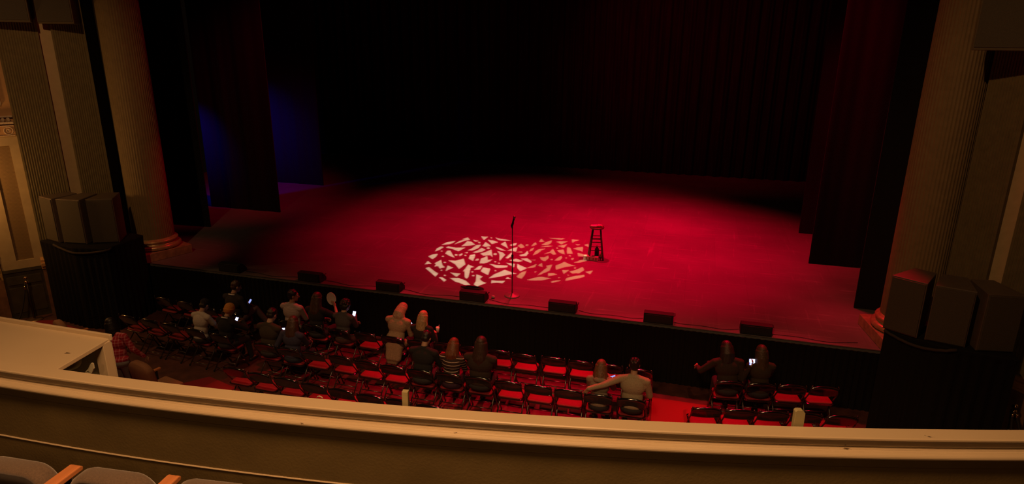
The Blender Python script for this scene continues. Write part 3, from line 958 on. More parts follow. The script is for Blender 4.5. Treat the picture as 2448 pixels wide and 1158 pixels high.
def gobo(name, L, polys, energy, color, label):
    drop = 1.0
    Lv = Vector(L)
    k = drop / (Lv.z - ST)
    holes = [[((x - Lv.x) * k, (y - Lv.y) * k) for x, y in p] for p in polys]
    rad = 0.36
    verts = [Vector((rad * math.cos(2 * PI * i / 48), rad * math.sin(2 * PI * i / 48))) for i in range(48)]
    edges = [(i, (i + 1) % 48) for i in range(48)]
    for h in holes:
        b0 = len(verts)
        verts += [Vector(p) for p in h]
        edges += [(b0 + i, b0 + (i + 1) % len(h)) for i in range(len(h))]
    v2, e2, f2, _, _, _ = delaunay_2d_cdt(verts, edges, [], 0, 1e-6)

    def inside(p, poly):
        c = False
        n = len(poly)
        for i in range(n):
            x1, y1 = poly[i]; x2, y2 = poly[(i + 1) % n]
            if (y1 > p[1]) != (y2 > p[1]) and p[0] < (x2 - x1) * (p[1] - y1) / (y2 - y1) + x1:
                c = not c
        return c
    faces = []
    for f in f2:
        cx = sum(v2[i][0] for i in f) / len(f); cy = sum(v2[i][1] for i in f) / len(f)
        if cx * cx + cy * cy > rad * rad:
            continue
        if not any(inside((cx, cy), h) for h in holes):
            faces.append(tuple(f))
    t = tag(empty(name, (Lv.x, Lv.y, Lv.z)), label, 'spotlight', 'pattern spotlights above the stage')
    me = bpy.data.meshes.new('gobo_plate')
    me.from_pydata([(v[0], v[1], -drop) for v in v2], [], faces)
    me.materials.append(m_matte)
    o = bpy.data.objects.new('gobo_plate', me)
    COL.objects.link(o)
    o.parent = t
    mb = MB()
    prof = [(0.37, -1.03), (0.37, -0.5), (0.25, 0.0), (0.2, 0.2), (0.0, 0.2), (0.0, 0.17), (0.17, 0.17), (0.23, 0.0), (0.362, -0.5), (0.362, -1.03)]
    n = 32
    vs = [Vector((r * math.cos(2 * PI * i / n), r * math.sin(2 * PI * i / n), z)) for r, z in prof for i in range(n)]
    fs = [(a * n + i, a * n + (i + 1) % n, (a + 1) % len(prof) * n + (i + 1) % n, (a + 1) % len(prof) * n + i) for a in range(len(prof)) for i in range(n)]
    mb.add(vs, fs).build('housing', m_matte, t, smooth=True)
    MB().tube([(0, 0, 0.19), (0, 0, 12.45 - Lv.z)], 0.03, 8).build('hanging_pipe', m_tube, t)
    lo = lamp(name + '_light', 'SPOT', L, energy, color, (Lv.x, Lv.y, 0), 0.0022, 33, 0.0)
    return t


def dots(lst, ox, oy, sc):
    out = []
    for x, y, r in lst:
        out.append([px_floor(x + r * 1.3 * math.cos(a), y + r * .75 * math.sin(a), ox, oy, sc) for a in [2 * PI * i / 7 for i in range(7)]])
    return out


sc = 1882 / 260.0
PA = [[px_floor(x, y, 980, 540, sc) for x, y in p] for p in SH_A] + [[px_floor(x, y, 1200, 540, sc) for x, y in p] for p in SH_B1] + dots(SD_A, 980, 540, sc)
PB = [[px_floor(x, y, 1200, 540, sc) for x, y in p] for p in SH_B] + dots(SD_B, 1200, 540, sc)
gobo('profile_spotlight', (-4.15, 13.5, 10.6), PA, GOBO_E[0], (1.0, 0.86, 0.52), 'spotlight overhead throwing the brighter broken-glass pattern')
gobo('profile_spotlight', (-2.95, 13.7, 10.6), PB, GOBO_E[1], (1.0, 0.62, 0.28), 'spotlight overhead throwing the dimmer broken-glass pattern')

# ------------------------------------------------------------------ balcony parapet
bx = np.array([-4.16, -3.39, -2.67, -2.01, -1.39, -.8, -.24, .32, .86, 1.3, 1.83])
by = np.array([2.69, 2.76, 2.81, 2.89, 2.97, 3.07, 3.17, 3.30, 3.44, 3.55, 3.70])
PC = np.polyfit(bx, by, 2)


def rail_y(x):
    return float(np.polyval(PC, x))


def rail_frame(x):
    d = float(PC[0] * 2 * x + PC[1])
    t_ = Vector((1, d, 0)).normalized()
    return Vector((x, rail_y(x), 0)), Vector((t_.y, -t_.x, 0))   # point, normal to the viewer


def sweep(prof, x0, x1, step=0.06, cap=True):
    mb = MB()
    n = int((x1 - x0) / step)
    rings = []
    for i in range(n + 1):
        x = x0 + (x1 - x0) * i / n
        p, nr = rail_frame(x)
        rings.append([p + nr * o + Vector((0, 0, z)) for o, z in prof])
    return mb.rings(rings)


X0, X1 = -7.5, 4.6
W = empty('wall_balcony', (0, 0, 3.2))
struct(W, 'curved cream and olive parapet wall along the front of the balcony', 'balcony wall')


def wbal(mb, nm, mt, **k):
    o = mb.build(nm, mt, W, **k)
    o.location = (0, 0, -3.2)
    return o


top = [(-0.10, 3.935), (-0.10, 3.945), (-0.095, 3.95), (-0.004, 3.95), (0.002, 3.945), (0.003, 3.937), (-0.004, 3.930), (-0.03, 3.928)]
wbal(sweep(top, X0, X1), 'top_rail', m_rail)
mould = [(-0.03, 3.932), (-0.012, 3.926)]
for k in range(6):      # cove
    th = PI / 2 * k / 5
    mould.append((-0.012 - 0.022 * math.sin(th), 3.926 - 0.022 * (1 - math.cos(th)) - 0.004))
mould += [(-0.034, 3.898), (-0.022, 3.896), (-0.018, 3.890), (-0.022, 3.884), (-0.03, 3.882), (-0.03, 3.876), (-0.008, 3.874), (-0.006, 3.870), (0.004, 3.868)]
for k in range(9):      # big torus
    th = PI / 2 - PI * k / 8
    mould.append((0.006 + 0.026 * math.cos(th), 3.846 + 0.020 * math.sin(th)))
mould += [(-0.004, 3.824), (-0.06, 3.822), (-0.06, 3.932)]
wbal(sweep(mould, X0, X1, 0.08), 'moulding', m_rail)
wbal(sweep([(-0.004, 3.824), (-0.004, 3.765), (-0.016, 3.752), (-0.06, 3.752), (-0.06, 3.824)], X0, X1, 0.08), 'upper_band', m_panel)
wbal(sweep([(-0.022, 3.755), (-0.022, 3.15), (-0.06, 3.15), (-0.06, 3.755)], X0, X1, 0.08), 'panel', m_panel)
wbal(sweep([(-0.022, 3.430), (-0.016, 3.430), (-0.013, 3.426), (-0.016, 3.422), (-0.022, 3.422)], X0, X1, 0.08), 'base_bead', m_rail)
wbal(sweep([(-0.06, 3.932), (-0.06, 2.8), (-0.085, 2.8), (-0.085, 3.932)], X0, X1, 0.08), 'outer_face', m_panel)
# balcony floor
n = 40
vs_b, vs_t = [], []
front = [(X0 + (X1 - X0) * i / n) for i in range(n + 1)]
poly = [(x, rail_y(x) - 0.0) for x in front] + [(X1, -2.5), (X0, -2.5)]
mb = MB()
mb.hull([Vector((x, y, 2.85)) for x, y in poly], [Vector((x, y, 3.2)) for x, y in poly])
struct(mb.build('floor_balcony', m_balc), 'dark carpeted floor of the balcony behind the parapet', 'floor')

# small uprights on the outer side of the parapet
for x, hh, wd, ch, lab in ((-1.50, 0.085, 0.036, 0.0, 'small square-topped cream block behind the balcony rail, left of centre'),
                      (0.705, 0.095, 0.056, 0.018, 'small cream block with a clipped corner behind the balcony rail, to the right')):
    p, nr = rail_frame(x)
    mb = MB()
    w2 = wd / 2
    pr = [(-w2, -0.2), (w2, -0.2), (w2, hh - ch), (w2 - ch, hh), (-w2 + ch * .5, hh), (-w2, hh - ch * .5)]
    mb.hull([Vector((a, -0.012, z)) for a, z in pr], [Vector((a, 0.02, z)) for a, z in pr])
    o = mb.build('wooden_block', mat('olive_cream_wood', (0.36, 0.31, 0.16), 0.6), bevel=0.002)
    o.location = p - nr * 0.125 + Vector((0, 0, 3.945))
    o.rotation_euler = (0, 0, math.atan2(-nr.x, nr.y) + PI)
    tag(o, lab, 'block', 'blocks behind the balcony rail')
p, nr = rail_frame(-2.02)
pts = [Vector((0.017 * math.cos(PI * k / 10), 0, 0.022 + 0.012 * math.sin(PI * k / 10))) for k in range(11)]
o = MB().tube(pts, 0.0035, 8).build('cable_hook', mat('cream_plastic', (0.5, 0.42, 0.3), 0.4), smooth=True)
o.location = p - nr * 0.108 + Vector((0, 0, 3.925))
tag(o, 'small arched cream hook just behind the balcony rail', 'hook')

# ------------------------------------------------------------------ boxed-in lamp housing on the balcony front
t = tag(empty('lamp_enclosure', (-3.93, 3.30, 3.4)), 'cream painted box with a lipped top and open end projecting from the balcony front', 'enclosure')
zt = 3.93 - 3.4
BX0 = -3.6
mb = MB()
yb = lambda x: rail_y(x + -3.93) - 3.30 + 0.104
c0 = [(0.0, 0.0), (BX0, -0.02), (BX0, yb(BX0))] + [(x, yb(x)) for x in (-3.0, -2.4, -1.8, -1.2, -.6, -.2, 0.06)]
mb.hull([Vector((a, b_, zt - .03)) for a, b_ in c0], [Vector((a, b_, zt)) for a, b_ in c0])
mb.build('top_panel', m_rail, t, bevel=0.004)
MB().box((BX0 / 2, 0.0, zt + 0.008), (-BX0 + 0.03, 0.022, 0.045)).build('top_lip', m_rail, t, bevel=0.004)
MB().box((BX0 / 2, 0.0, zt - 0.28), (-BX0, 0.02, 0.5)).build('front_board', m_whitep, t)
MB().box((-0.035, -0.035, zt - 0.30), (0.085, 0.07, 0.57)).build('corner_post', m_rail, t, bevel=0.004)
MB().box((BX0 / 2, -0.2, zt - 0.585), (-BX0, 0.5, 0.02)).build('bottom_board', m_whitep, t)
tag(t)
l = tag(empty('stage_lamp', (-4.17, 3.12, 3.72)), 'greenish lamp housing half seen inside the open end of the cream box', 'lamp')
MB().capsule((-0.10, 0.02, 0.04), (0.10, -0.02, 0.10), 0.065, 0.055).build('lamp_housing', m_green, l, smooth=True)
mb = MB()
for pr in ([(0.0, -0.18), (0.05, -0.18), (0.055, 0.02), (0.02, 0.04), (0.0, 0.02)], [(0.02, 0.03), (0.07, 0.10), (0.085, 0.10), (0.085, 0.06), (0.06, 0.02)], [(0.05, -0.06), (0.10, -0.07), (0.07, -0.10), (0.05, -0.12)]):
    mb.hull([Vector((a + 0.17, 0.0, z)) for a, z in pr], [Vector((a + 0.17, 0.012, z)) for a, z in pr])
mb.build('white_bracket', m_whitep, l)

# ------------------------------------------------------------------ balcony seats (tip-up) bottom left


def balcony_seat():
    t = empty('theatre_seat', (0, 0, 3.2))
    # tipped-up cushion: rounded upright pad, soft rim and sunken face
    W2, zt_, zb_ = 0.235, 0.655, 0.22
    outl = []
    r = 0.11
    for k in range(9):
        th = PI / 2 * k / 8
        outl.append((W2 - r + r * math.sin(th), zt_ - r + r * math.cos(th)))
    outl = [(-x, z) for x, z in reversed(outl)] + outl
    outl += [(W2, zb_), (-W2, zb_)]
    # crown the top edge a little
    outl = [(x, z + 0.018 * (1 - (x / W2) ** 2) if z > .4 else z) for x, z in outl]
    cz = 0.42

    def ring(k, y):
        return [Vector((x * k, y, cz + (z - cz) * k)) for x, z in outl]
    MB().rings([ring(.80, 0.115), ring(.96, 0.11), ring(1.0, 0.09), ring(1.0, 0.03), ring(.965, 0.004), ring(.90, -0.002), ring(.84, 0.018), ring(.5, 0.03)]).build('cushion', m_uph, t, smooth=True)
    # backrest behind the cushion
    o2 = []
    for k in range(9):
        th = PI / 2 * k / 8
        o2.append((0.24 - .13 + .13 * math.sin(th), 0.735 - .13 + .13 * math.cos(th)))
    o2 = [(-x, z) for x, z in reversed(o2)] + o2 + [(0.24, 0.25), (-0.24, 0.25)]
    rr = [[Vector((x * k, y - (z - .4) * .16, .5 + (z - .5) * k)) for x, z in o2] for k, y in ((.96, -0.10), (1.0, -0.12), (1.0, -0.17), (.96, -0.19))]
    MB().rings(rr).build('backrest', m_uph, t, smooth=True)
    pip = [Vector((x, -0.15 - (z - .4) * .16, z + .004)) for x, z in o2[:-2]]
    MB().tube(pip, 0.007, 6).build('metal_edge', m_chrome, t, smooth=True)
    for s in (1,):
        mb = MB()
        pr = [(0.165, 0.0), (0.17, .02), (0.155, .032), (-0.20, .032), (-0.2, 0.0)]
        mb.hull([Vector((s * .28 - .034, y, .60 + z)) for y, z in pr], [Vector((s * .28 + .034, y, .60 + z)) for y, z in pr])
        mb.build('armrest', m_arm, t, bevel=0.006)
        MB().box((s * .28, -0.04, .31), (0.03, 0.30, 0.58)).build('side_stand', m_matte, t, bevel=0.01)
    return t


bs = balcony_seat()
bk = kid_tree(bs)
bl = ['tip-up theatre seat cut off at the left edge, metal-edged back in view', 'taupe tip-up theatre seat at bottom left, between the two orange armrests',
      'taupe tip-up theatre seat at bottom left, right of the second armrest', 'taupe tip-up theatre seat barely in view below the parapet']
for i, sx in enumerate((-3.28, -2.72, -2.16, -3.84)):
    o = bs if i == 0 else copy_tree(bs, bk)
    p, nr = rail_frame(sx)
    o.location = (sx, 2.09 + (sx + 2.72) * 0.13, 3.2)
    o.rotation_euler = (0, 0, math.atan2(-nr.x, nr.y) + PI)
    tag(o, bl[(1, 2, 3, 0)[i] if i < 3 else 0], 'theatre seat', 'front row seats of the balcony')

# ------------------------------------------------------------------ folding chairs


def folding_chair():
    t = empty('folding_chair', (0, 0, 0))
    # local: seat centre at origin, faces +Y; backrest at y = -0.20
    R = 0.011
    for s in (-1, 1):   # rear frame rises into the back
        MB().tube([(s * .225, 0.20, 0.0), (s * .222, 0.03, 0.36), (s * .215, -0.16, 0.62), (s * .205, -0.215, 0.785), (s * .19, -0.22, 0.80)], R, 8).build('back_upright', m_tube, t, smooth=True)
        MB().tube([(s * .205, -0.24, 0.0), (s * .20, 0.0, 0.28), (s * .195, 0.14, 0.43)], R, 8).build('rear_leg', m_tube, t, smooth=True)
    for (y, z, wd) in ((-0.20, 0.08, .20), (0.135, 0.14, .22), (-0.10, 0.17, .20)):
        MB().tube([(-wd, y, z), (wd, y, z)], 0.008, 8).build('crossbar', m_tube, t, smooth=True)
    # curved back panel with rolled top
    n = 16
    rows = []
    zs = [(0.595, 0.0), (0.62, .004), (0.74, .012), (0.762, .011), (0.778, .006), (0.790, -0.002), (0.797, -0.012), (0.799, -0.022), (0.796, -0.030)]
    outer, inner = [], []
    rings = []
    for i in range(n + 1):
        u = -1 + 2 * i / n
        x = 0.222 * u
        arc = -0.022 * (1 - u * u)
        drop = 0.050 * abs(u) ** 2.6
        ring = []
        for z, o in zs:
            zz = z - (drop if z > .7 else 0)
            ring.append(Vector((x, -0.155 - (z - .62) * .33 + arc - o, zz)))
        for z, o in reversed(zs[:-1]):
            zz = z - (drop if z > .7 else 0)
            ring.append(Vector((x, -0.145 - (z - .62) * .33 + arc - o + .004, zz - .004)))
        rings.append(ring)
    MB().rings(rings).build('backrest', m_blk, t, smooth=True)
    # seat pan with pad
    ol = []
    for cx, cy, a0 in ((.145, .145, 0), (-.145, .145, 90), (-.155, -.075, 180), (.155, -.075, 270)):
        for k in range(6):
            a = math.radians(a0 + 90 * k / 5)
            ol.append((cx + .06 * math.cos(a), cy + .06 * math.sin(a)))
    MB().rings([[Vector((x * k, y * k, z)) for x, y in ol] for k, z in ((.97, .405), (1.03, .412), (1.03, .428), (.98, .432))]).build('seat', m_blk, t, smooth=False)
    MB().rings([[Vector((x * k, y * k, z)) for x, y in ol] for k, z in ((.93, .430), (.93, .445), (.88, .455), (.4, .458))]).build('seat_pad', m_seat, t, smooth=True)
    for s in (-1, 1):
        for yy, zz, xx in ((0.20, 0.012, .225), (-0.24, 0.012, .205)):
            MB().capsule((s * xx, yy, 0.013), (s * xx, yy, 0.03), 0.014, 0.013, 8, 2).build('rubber_foot', m_rub, t)
    return t


fc = folding_chair()
fk = kid_tree(fc)
first = [True]
ORD = ['first', 'second', 'third', 'fourth', 'fifth', 'sixth', 'seventh', 'eighth', 'ninth', 'tenth', 'eleventh', 'twelfth', 'thirteenth', 'fourteenth']


def place_chairs(pts, rowname, grp, occupied, slope, fwdoff=0.235):
    out = []
    for i, (x, y) in enumerate(pts):
        a = slope(x)
        o = fc if first[0] else copy_tree(fc, fk)
        first[0] = False
        dx, dy = -math.sin(a), math.cos(a)
        px_, py_ = x + dx * fwdoff, y + dy * fwdoff
        a2 = a + random.uniform(-.02, .02)
        o.location = (px_, py_, 0)
        o.rotation_euler = (0, 0, a2)
        if i in occupied:
            lab = 'black folding chair under the %s' % occupied[i]
        else:
            lab = 'empty black folding chair, %s from left in the %s' % (ORD[i], rowname)
        tag(o, lab, 'folding chair', grp)
        out.append((px_, py_, a2))
    return out


sl_l = lambda x: math.radians(-6)
sl_c = lambda x: math.radians(max(-4, min(2.0, (x + 4.3) * 0.6)))
sl_r = lambda x: math.radians(10)
D = {1: 'man in a black jacket with a raised knee', 2: 'person in a white T-shirt and dark cap', 3: 'person in an orange knitted hat', 4: 'dark-haired man in a dark shirt beside the navy top',
     5: 'long-haired woman in a navy top', 6: 'man in a pale pinstriped shirt', 7: 'woman holding up a round white fan', 8: 'curly dark-haired person in a grey top',
     9: 'blonde woman in a long beige coat', 10: 'blonde woman in a dark top holding a cup', 11: 'dark-haired man in a black top', 12: 'red-haired woman in a striped sweater',
     13: 'person with long hair in a dark brown coat', 14: 'auburn-haired woman in a beige hooded top', 15: 'man in a cream sweater with his arm out', 16: 'dark-haired woman leaning left in the right block',
     17: 'woman with straight brown hair in the right block'}
C1L = place_chairs([(-10.47, 10.12), (-9.87, 10.07), (-9.24, 9.99), (-8.67, 9.92)], 'front row of the left block', 'folding chairs of the left block', {3: D[1]}, sl_l)
C1 = place_chairs([(-7.27, 9.86), (-6.74, 9.85), (-6.16, 9.81), (-5.62, 9.82), (-5.07, 9.81), (-4.55, 9.81), (-4.04, 9.84), (-3.55, 9.85), (-3.06, 9.86), (-2.58, 9.84), (-2.07, 9.88), (-1.59, 9.88), (-1.09, 9.9), (-0.61, 9.88)],
                  'front row of the centre block', 'folding chairs of the centre block, front row', {0: D[6], 1: D[7], 2: D[8], 4: D[9], 5: D[10]}, sl_c)
C2L = place_chairs([(-10.42, 9.17), (-9.90, 9.15), (-9.36, 9.10), (-8.74, 9.04), (-8.14, 8.98)], 'second row of the left block', 'folding chairs of the left block', {3: D[2], 4: D[3]}, sl_l)
C2 = place_chairs([(-7.12, 8.9), (-6.62, 8.87), (-6.12, 8.87), (-5.58, 8.86), (-5.06, 8.82), (-4.58, 8.81), (-4.09, 8.81), (-3.59, 8.84), (-3.09, 8.86), (-2.58, 8.87), (-2.09, 8.88), (-1.61, 8.89), (-1.14, 8.88), (-0.63, 8.9)],
                  'second row of the centre block', 'folding chairs of the centre block, second row', {0: D[4], 1: D[5], 6: D[11], 7: D[12], 8: D[13], 12: D[14], 13: D[15]}, sl_c)
C3 = place_chairs([(-7.04, 7.99), (-6.53, 7.95), (-6.02, 7.93), (-5.5, 7.9), (-5.0, 7.88), (-4.5, 7.86), (-4.0, 7.86), (-3.5, 7.85), (-3.0, 7.85)],
                  'third row of the centre block', 'folding chairs of the centre block, third row', {}, sl_c)
CR1 = place_chairs([(.83, 9.90), (1.32, 9.98), (1.79, 10.06), (2.27, 10.15)], 'front row of the right block', 'folding chairs of the right block', {0: D[16], 1: D[17]}, sl_r)
CR2 = place_chairs([(.47, 8.97), (.95, 9.06), (1.42, 9.15), (1.89, 9.24), (2.38, 9.32)], 'second row of the right block', 'folding chairs of the right block', {}, sl_r)

# ------------------------------------------------------------------ fixed stalls seats at far left


def stall_seat(x, y, rz, label, arms=(-1, 1)):
    t = tag(empty('stall_seat', (x, y, 0), rz), label, 'theatre seat', 'brown upholstered stalls seats')
    o2 = []
    for k in range(9):
        th = PI / 2 * k / 8
        o2.append((0.25 - .2 + .2 * math.sin(th), 1.03 - .14 + .14 * math.cos(th)))
    o2 = [(-a, z) for a, z in reversed(o2)] + o2 + [(0.25, 0.35), (-0.25, 0.35)]
    rr = [[Vector((a * k, yy - (z - .4) * .14, .6 + (z - .6) * k)) for a, z in o2] for k, yy in ((.93, -0.10), (1.0, -0.13), (1.0, -0.20), (.94, -0.23))]
    MB().rings(rr).build('backrest', m_tan, t, smooth=True)
    MB().box((0, 0.08, 0.42), (0.48, 0.42, 0.10)).build('seat', m_tan, t, bevel=0.03)
    for s in arms:
        MB().box((s * .28, 0.04, .62), (0.055, 0.40, 0.03)).build('armrest', m_arm, t, bevel=0.008)
        MB().box((s * .28, 0.0, .305), (0.035, 0.36, 0.61)).build('side_stand', m_matte, t, bevel=0.01)
    return t


stall_seat(-8.22, 7.62, math.radians(-12), 'brown rounded-back theatre seat beside the person in the plaid shirt', (-1,))
stall_seat(-10.80, 8.45, math.radians(-25), 'brown theatre seat showing above the far corner of the cream box')

# ------------------------------------------------------------------ rope stanchions


def stanchion(x, y, label):
    t = tag(empty('rope_stanchion', (x, y, 0)), label, 'stanchion', 'rope barrier posts')
    MB().lathe([(0, 0), (0.16, 0), (0.16, 0.015), (0.12, 0.03), (0.03, 0.05), (0, 0.05)], n=28).build('base', mat('dull_brass', (0.35, 0.22, 0.12), 0.35, metal=0.8), t, smooth=True)
    MB().tube([(0, 0, 0.04), (0, 0, 0.93)], 0.022, 12).build('post', mat('dark_bronze', (0.06, 0.04, 0.03), 0.4, metal=0.6), t, smooth=True)
    MB().ellipsoid((0, 0, 0.985), 0.038, 0.038, 0.032).build('finial', m_chrome, t, smooth=True)
    MB().lathe([(0, 0.87), (0.038, 0.87), (0.042, 0.885), (0.042, 0.91), (0.026, 0.925), (0, 0.925)], n=20).build('collar', m_chrome, t, smooth=True)
    return t


def rope(A, B, sag, label):
    A, B = Vector(A), Vector(B)
    pts = []
    for k in range(29):
        u = k / 28
        p = A.lerp(B, u)
        pts.append(p - Vector((0, 0, sag * 4 * u * (1 - u))))
    t = tag(empty('barrier_rope', tuple(A)), label, 'rope', 'barrier ropes')
    MB().tube([p - A for p in pts], 0.018, 10).build('rope', mat('black_rope', (0.018, 0.012, 0.012), 0.8), t, smooth=True)
    for p in (pts[1] - A, pts[-2] - A):
        MB().capsule(p + Vector((0, 0, .015)), p - Vector((0, 0, .03)), 0.022, 0.022, 10, 3).build('end_cap', m_chrome, t, smooth=True)


stanchion(-13.72, 9.82, 'brass-topped rope post beside the left speaker platform')
stanchion(-13.72, 8.92, 'brass-topped rope post at the far left near the gilded wall')
stanchion(4.74, 10.0, 'brass-topped rope post at the far right below the wall ledge')
rope((-13.72, 8.95, .89), (-13.72, 9.79, .89), 0.80, 'black rope drooping almost to the floor between the two left posts')
rope((4.71, 9.97, .89), (4.62, 9.35, .30), 0.15, 'black rope hanging left of the post at far right')
rope((4.76, 9.97, .89), (4.95, 9.35, .30), 0.15, 'black rope hanging right of the post at far right')

# ------------------------------------------------------------------ people
m_skin = mat('skin', (0.42, 0.25, 0.17), 0.55, noise_s=20, noise_amt=0.08)
m_skin2 = mat('darker_skin', (0.36, 0.19, 0.12), 0.55, noise_s=20, noise_amt=0.08)


def ik(A, T, l1, l2, pole):
    A, T = Vector(A), Vector(T)
    d = T - A
    L = min(d.length, (l1 + l2) * .995)
    d = d.normalized()
    T = A + d * L
    a = (l1 * l1 - l2 * l2 + L * L) / (2 * L)
    h = math.sqrt(max(0, l1 * l1 - a * a))
    p = Vector(pole)
    p = (p - d * p.dot(d)).normalized()
    return A + d * a + p * h, T


def add_hand(mb, wrist, direc, pn, side, curl=0.6):
    """palm, four unequal fingers, thumb from the side of the palm"""
    d = Vector(direc).normalized()
    n_ = Vector(pn)
    n_ = (n_ - d * n_.dot(d)).normalized()
    lat = d.cross(n_) * side
    w_ = Vector(wrist)
    for k in (-.024, -.008, .008, .024):
        mb.capsule(w_ + lat * k * .6 + d * .01, w_ + d * .085 + lat * k, .013, .012, 8, 2)
    for k, (o, L) in enumerate(((-.029, .066), (-.010, .078), (.010, .073), (.029, .056))):
        p0 = w_ + d * .088 + lat * o
        c1 = curl * .5
        d1 = (d * math.cos(c1) + n_ * math.sin(c1))
        p1 = p0 + d1 * L * .5
        d2 = (d * math.cos(curl * 1.6) + n_ * math.sin(curl * 1.6))
        p2 = p1 + d2 * L * .5
        mb.capsule(p0, p1, .0098, .009, 8, 2)
        mb.capsule(p1, p2, .009, .0078, 8, 2)
    t0 = w_ + d * .028 - lat * .026
    t1 = t0 + (d * .6 - lat * .6 + n_ * .45).normalized() * .04
    t2 = t1 + (d * .85 - lat * .05 + n_ * .5).normalized() * .034
    mb.capsule(t0, t1, .0125, .0105, 8, 2)
    mb.capsule(t1, t2, .0105, .009, 8, 2)


def person(pos, rz, label, group=None, sc=1.0, lean=6, side_lean=0, head=(0, 0, 0), hands=None, poles=None, feet=None, stand=False,
           skin=None, top=None, sleeve='long', bottom=None, hair=None, hair_style='short', cover=None, coat_len=0.0, curl=0.7,
           hood=False, extra=None, shoe=None, hand_dir=None, eyes=False, bulk=1.0, collar=None):
    skin = skin or m_skin
    top = top or m_matte
    bottom = bottom or mat('dark_trousers', (0.03, 0.03, 0.035), 0.9)
    shoe = shoe or mat('dark_shoes', (0.03, 0.025, 0.025), 0.5)
    T = tag(empty('person', (pos[0], pos[1], 0), rz), label, 'person', group)
    T.scale = (sc, sc, sc)
    Z = 1.0
    hip = Vector((0, -0.08, 0.57)) if not stand else Vector((0, 0, 0.95))
    Lm = Matrix.Rotation(math.radians(-lean), 3, 'X') @ Matrix.Rotation(math.radians(side_lean), 3, 'Y')

    def tp(x, y, z):      # torso point, relative to the hip
        return hip + Lm @ Vector((x, y, z))
    neck0 = tp(0, 0.0, .50)
    neck1 = tp(0, 0.02, .565)
    Hm = Lm @ Matrix.Rotation(math.radians(head[0]), 3, 'Z') @ Matrix.Rotation(math.radians(-head[1]), 3, 'X') @ Matrix.Rotation(math.radians(head[2]), 3, 'Y')
    hc = neck1 + Hm @ Vector((0, 0.02, .115))

    def hp(x, y, z):
        return hc + Hm @ Vector((x, y, z))
    shL, shR = tp(-.175 * bulk, 0, .455), tp(.175 * bulk, 0, .455)
    hands = hands or [(-.10, .33, .68), (.10, .33, .68)]
    poles = poles or [(-.5, -.3, -1), (.5, -.3, -1)]
    el, wr = [], []
    for s, sh, h, pl in ((-1, shL, hands[0], poles[0]), (1, shR, hands[1], poles[1])):
        e, w_ = ik(sh, h, .285, .25, pl)
        el.append(e); wr.append(w_)
    feet = feet or [(-.12, .44, .08), (.12, .42, .08)]
    hj = [hip + Vector((-.09, .02, -.02)), hip + Vector((.09, .02, -.02))]
    kn, an = [], []
    for s, h, f in ((0, hj[0], feet[0]), (1, hj[1], feet[1])):
        pole = (0, 1, .6) if not stand else (0, 1, 0)
        k, a = ik(h, f, .43, .43, pole)
        kn.append(k); an.append(a)
    # ---------------- body: one continuous surface
    b = MB()
    b.ellipsoid(hip + Vector((0, 0, .02)), .155, .115, .11)
    b.ellipsoid(tp(0, 0, .17), .13, .095, .16, M=Lm)
    b.ellipsoid(tp(0, 0.0, .36), .155 * bulk, .105, .17, M=Lm)
    b.capsule(shL, shR, .052, .052)
    b.capsule(neck0, neck1 + Hm @ Vector((0, 0.01, .03)), .055, .052)
    b.ellipsoid(hp(0, -0.012, .028), .074, .093, .088, M=Hm)
    b.ellipsoid(hp(0, .030, -.035), .054, .062, .068, M=Hm)
    b.capsule(hp(0, .088, .018), hp(0, .108, -.022), .008, .013, 8, 3)
    b.ellipsoid(hp(0, .084, -.060), .022, .012, .009, 10, 6, M=Hm)
    b.ellipsoid(hp(0, .078, .035), .045, .016, .010, 12, 6, M=Hm)
    b.ellipsoid(hp(0, .068, -.088), .022, .02, .016, 10, 6, M=Hm)
    for s in (-1, 1):
        b.ellipsoid(hp(s * .076, -.005, -.005), .010, .020, .030, 8, 6, M=Hm)
    for i, s in ((0, -1), (1, 1)):
        b.capsule((shL, shR)[i], el[i], .047, .037)
        b.capsule(el[i], wr[i], .037, .024)
        hd = hand_dir[i] if hand_dir and hand_dir[i] else (wr[i] - el[i])
        add_hand(b, wr[i], hd, (-s * .5, .1, -.55) if not extra else extra[i], s, curl)
        b.capsule(hj[i], kn[i], .078, .054)
        b.capsule(kn[i], an[i], .052, .034)
        b.capsule(an[i], an[i] + Vector((0, .13, -.045)), .032, .026)
    b.build('body', skin, T, remesh=0.0075, relax=2)
    # ---------------- top
    g = .014
    c = MB()
    c.ellipsoid(tp(0, 0, .05), .165 * bulk, .125, .10, M=Lm)
    c.ellipsoid(tp(0, 0, .18), .148 * bulk, .115, .17, M=Lm)
    c.ellipsoid(tp(0, 0.0, .36), .175 * bulk, .123, .165, M=Lm)
    c.capsule(shL, shR, .064, .064)
    c.capsule(tp(0, 0, .44), tp(0, 0, .505), .085, .062)
    for s in (-1, 1):
        c.capsule(tp(s * .03, -.005, .50), tp(s * .15 * bulk, -.002, .465), .060, .058)
    for i in (0, 1):
        sh = (shL, shR)[i]
        if sleeve == 'long':
            c.capsule(sh, el[i], .063, .051)
            c.capsule(el[i], el[i].lerp(wr[i], .93), .050, .036)
        elif sleeve == 'short':
            c.capsule(sh, sh.lerp(el[i], .62), .063, .058)
    if coat_len:
        for s in (-1, -.33, .33, 1):
            c.capsule(tp(s * .06, -.03, .14), hip + Vector((s * .085, -.105, -coat_len * .9)), .115, .07)
            c.capsule(hip + Vector((s * .085, -.105, -coat_len * .9)), hip + Vector((s * .07 - .02, -.115, -coat_len * 1.3)), .06, .035)
        for s in (-1, 1):
            c.capsule(hip + Vector((s * .08, -.03, 0)), hip + Vector((s * .12, .14, -.01)), .10, .08)
    if hood:
        c.ellipsoid(tp(0, -.085, .49), .11, .06, .055, M=Lm)
    c.build('coat' if coat_len else 'shirt', top, T, remesh=0.009, relax=3)
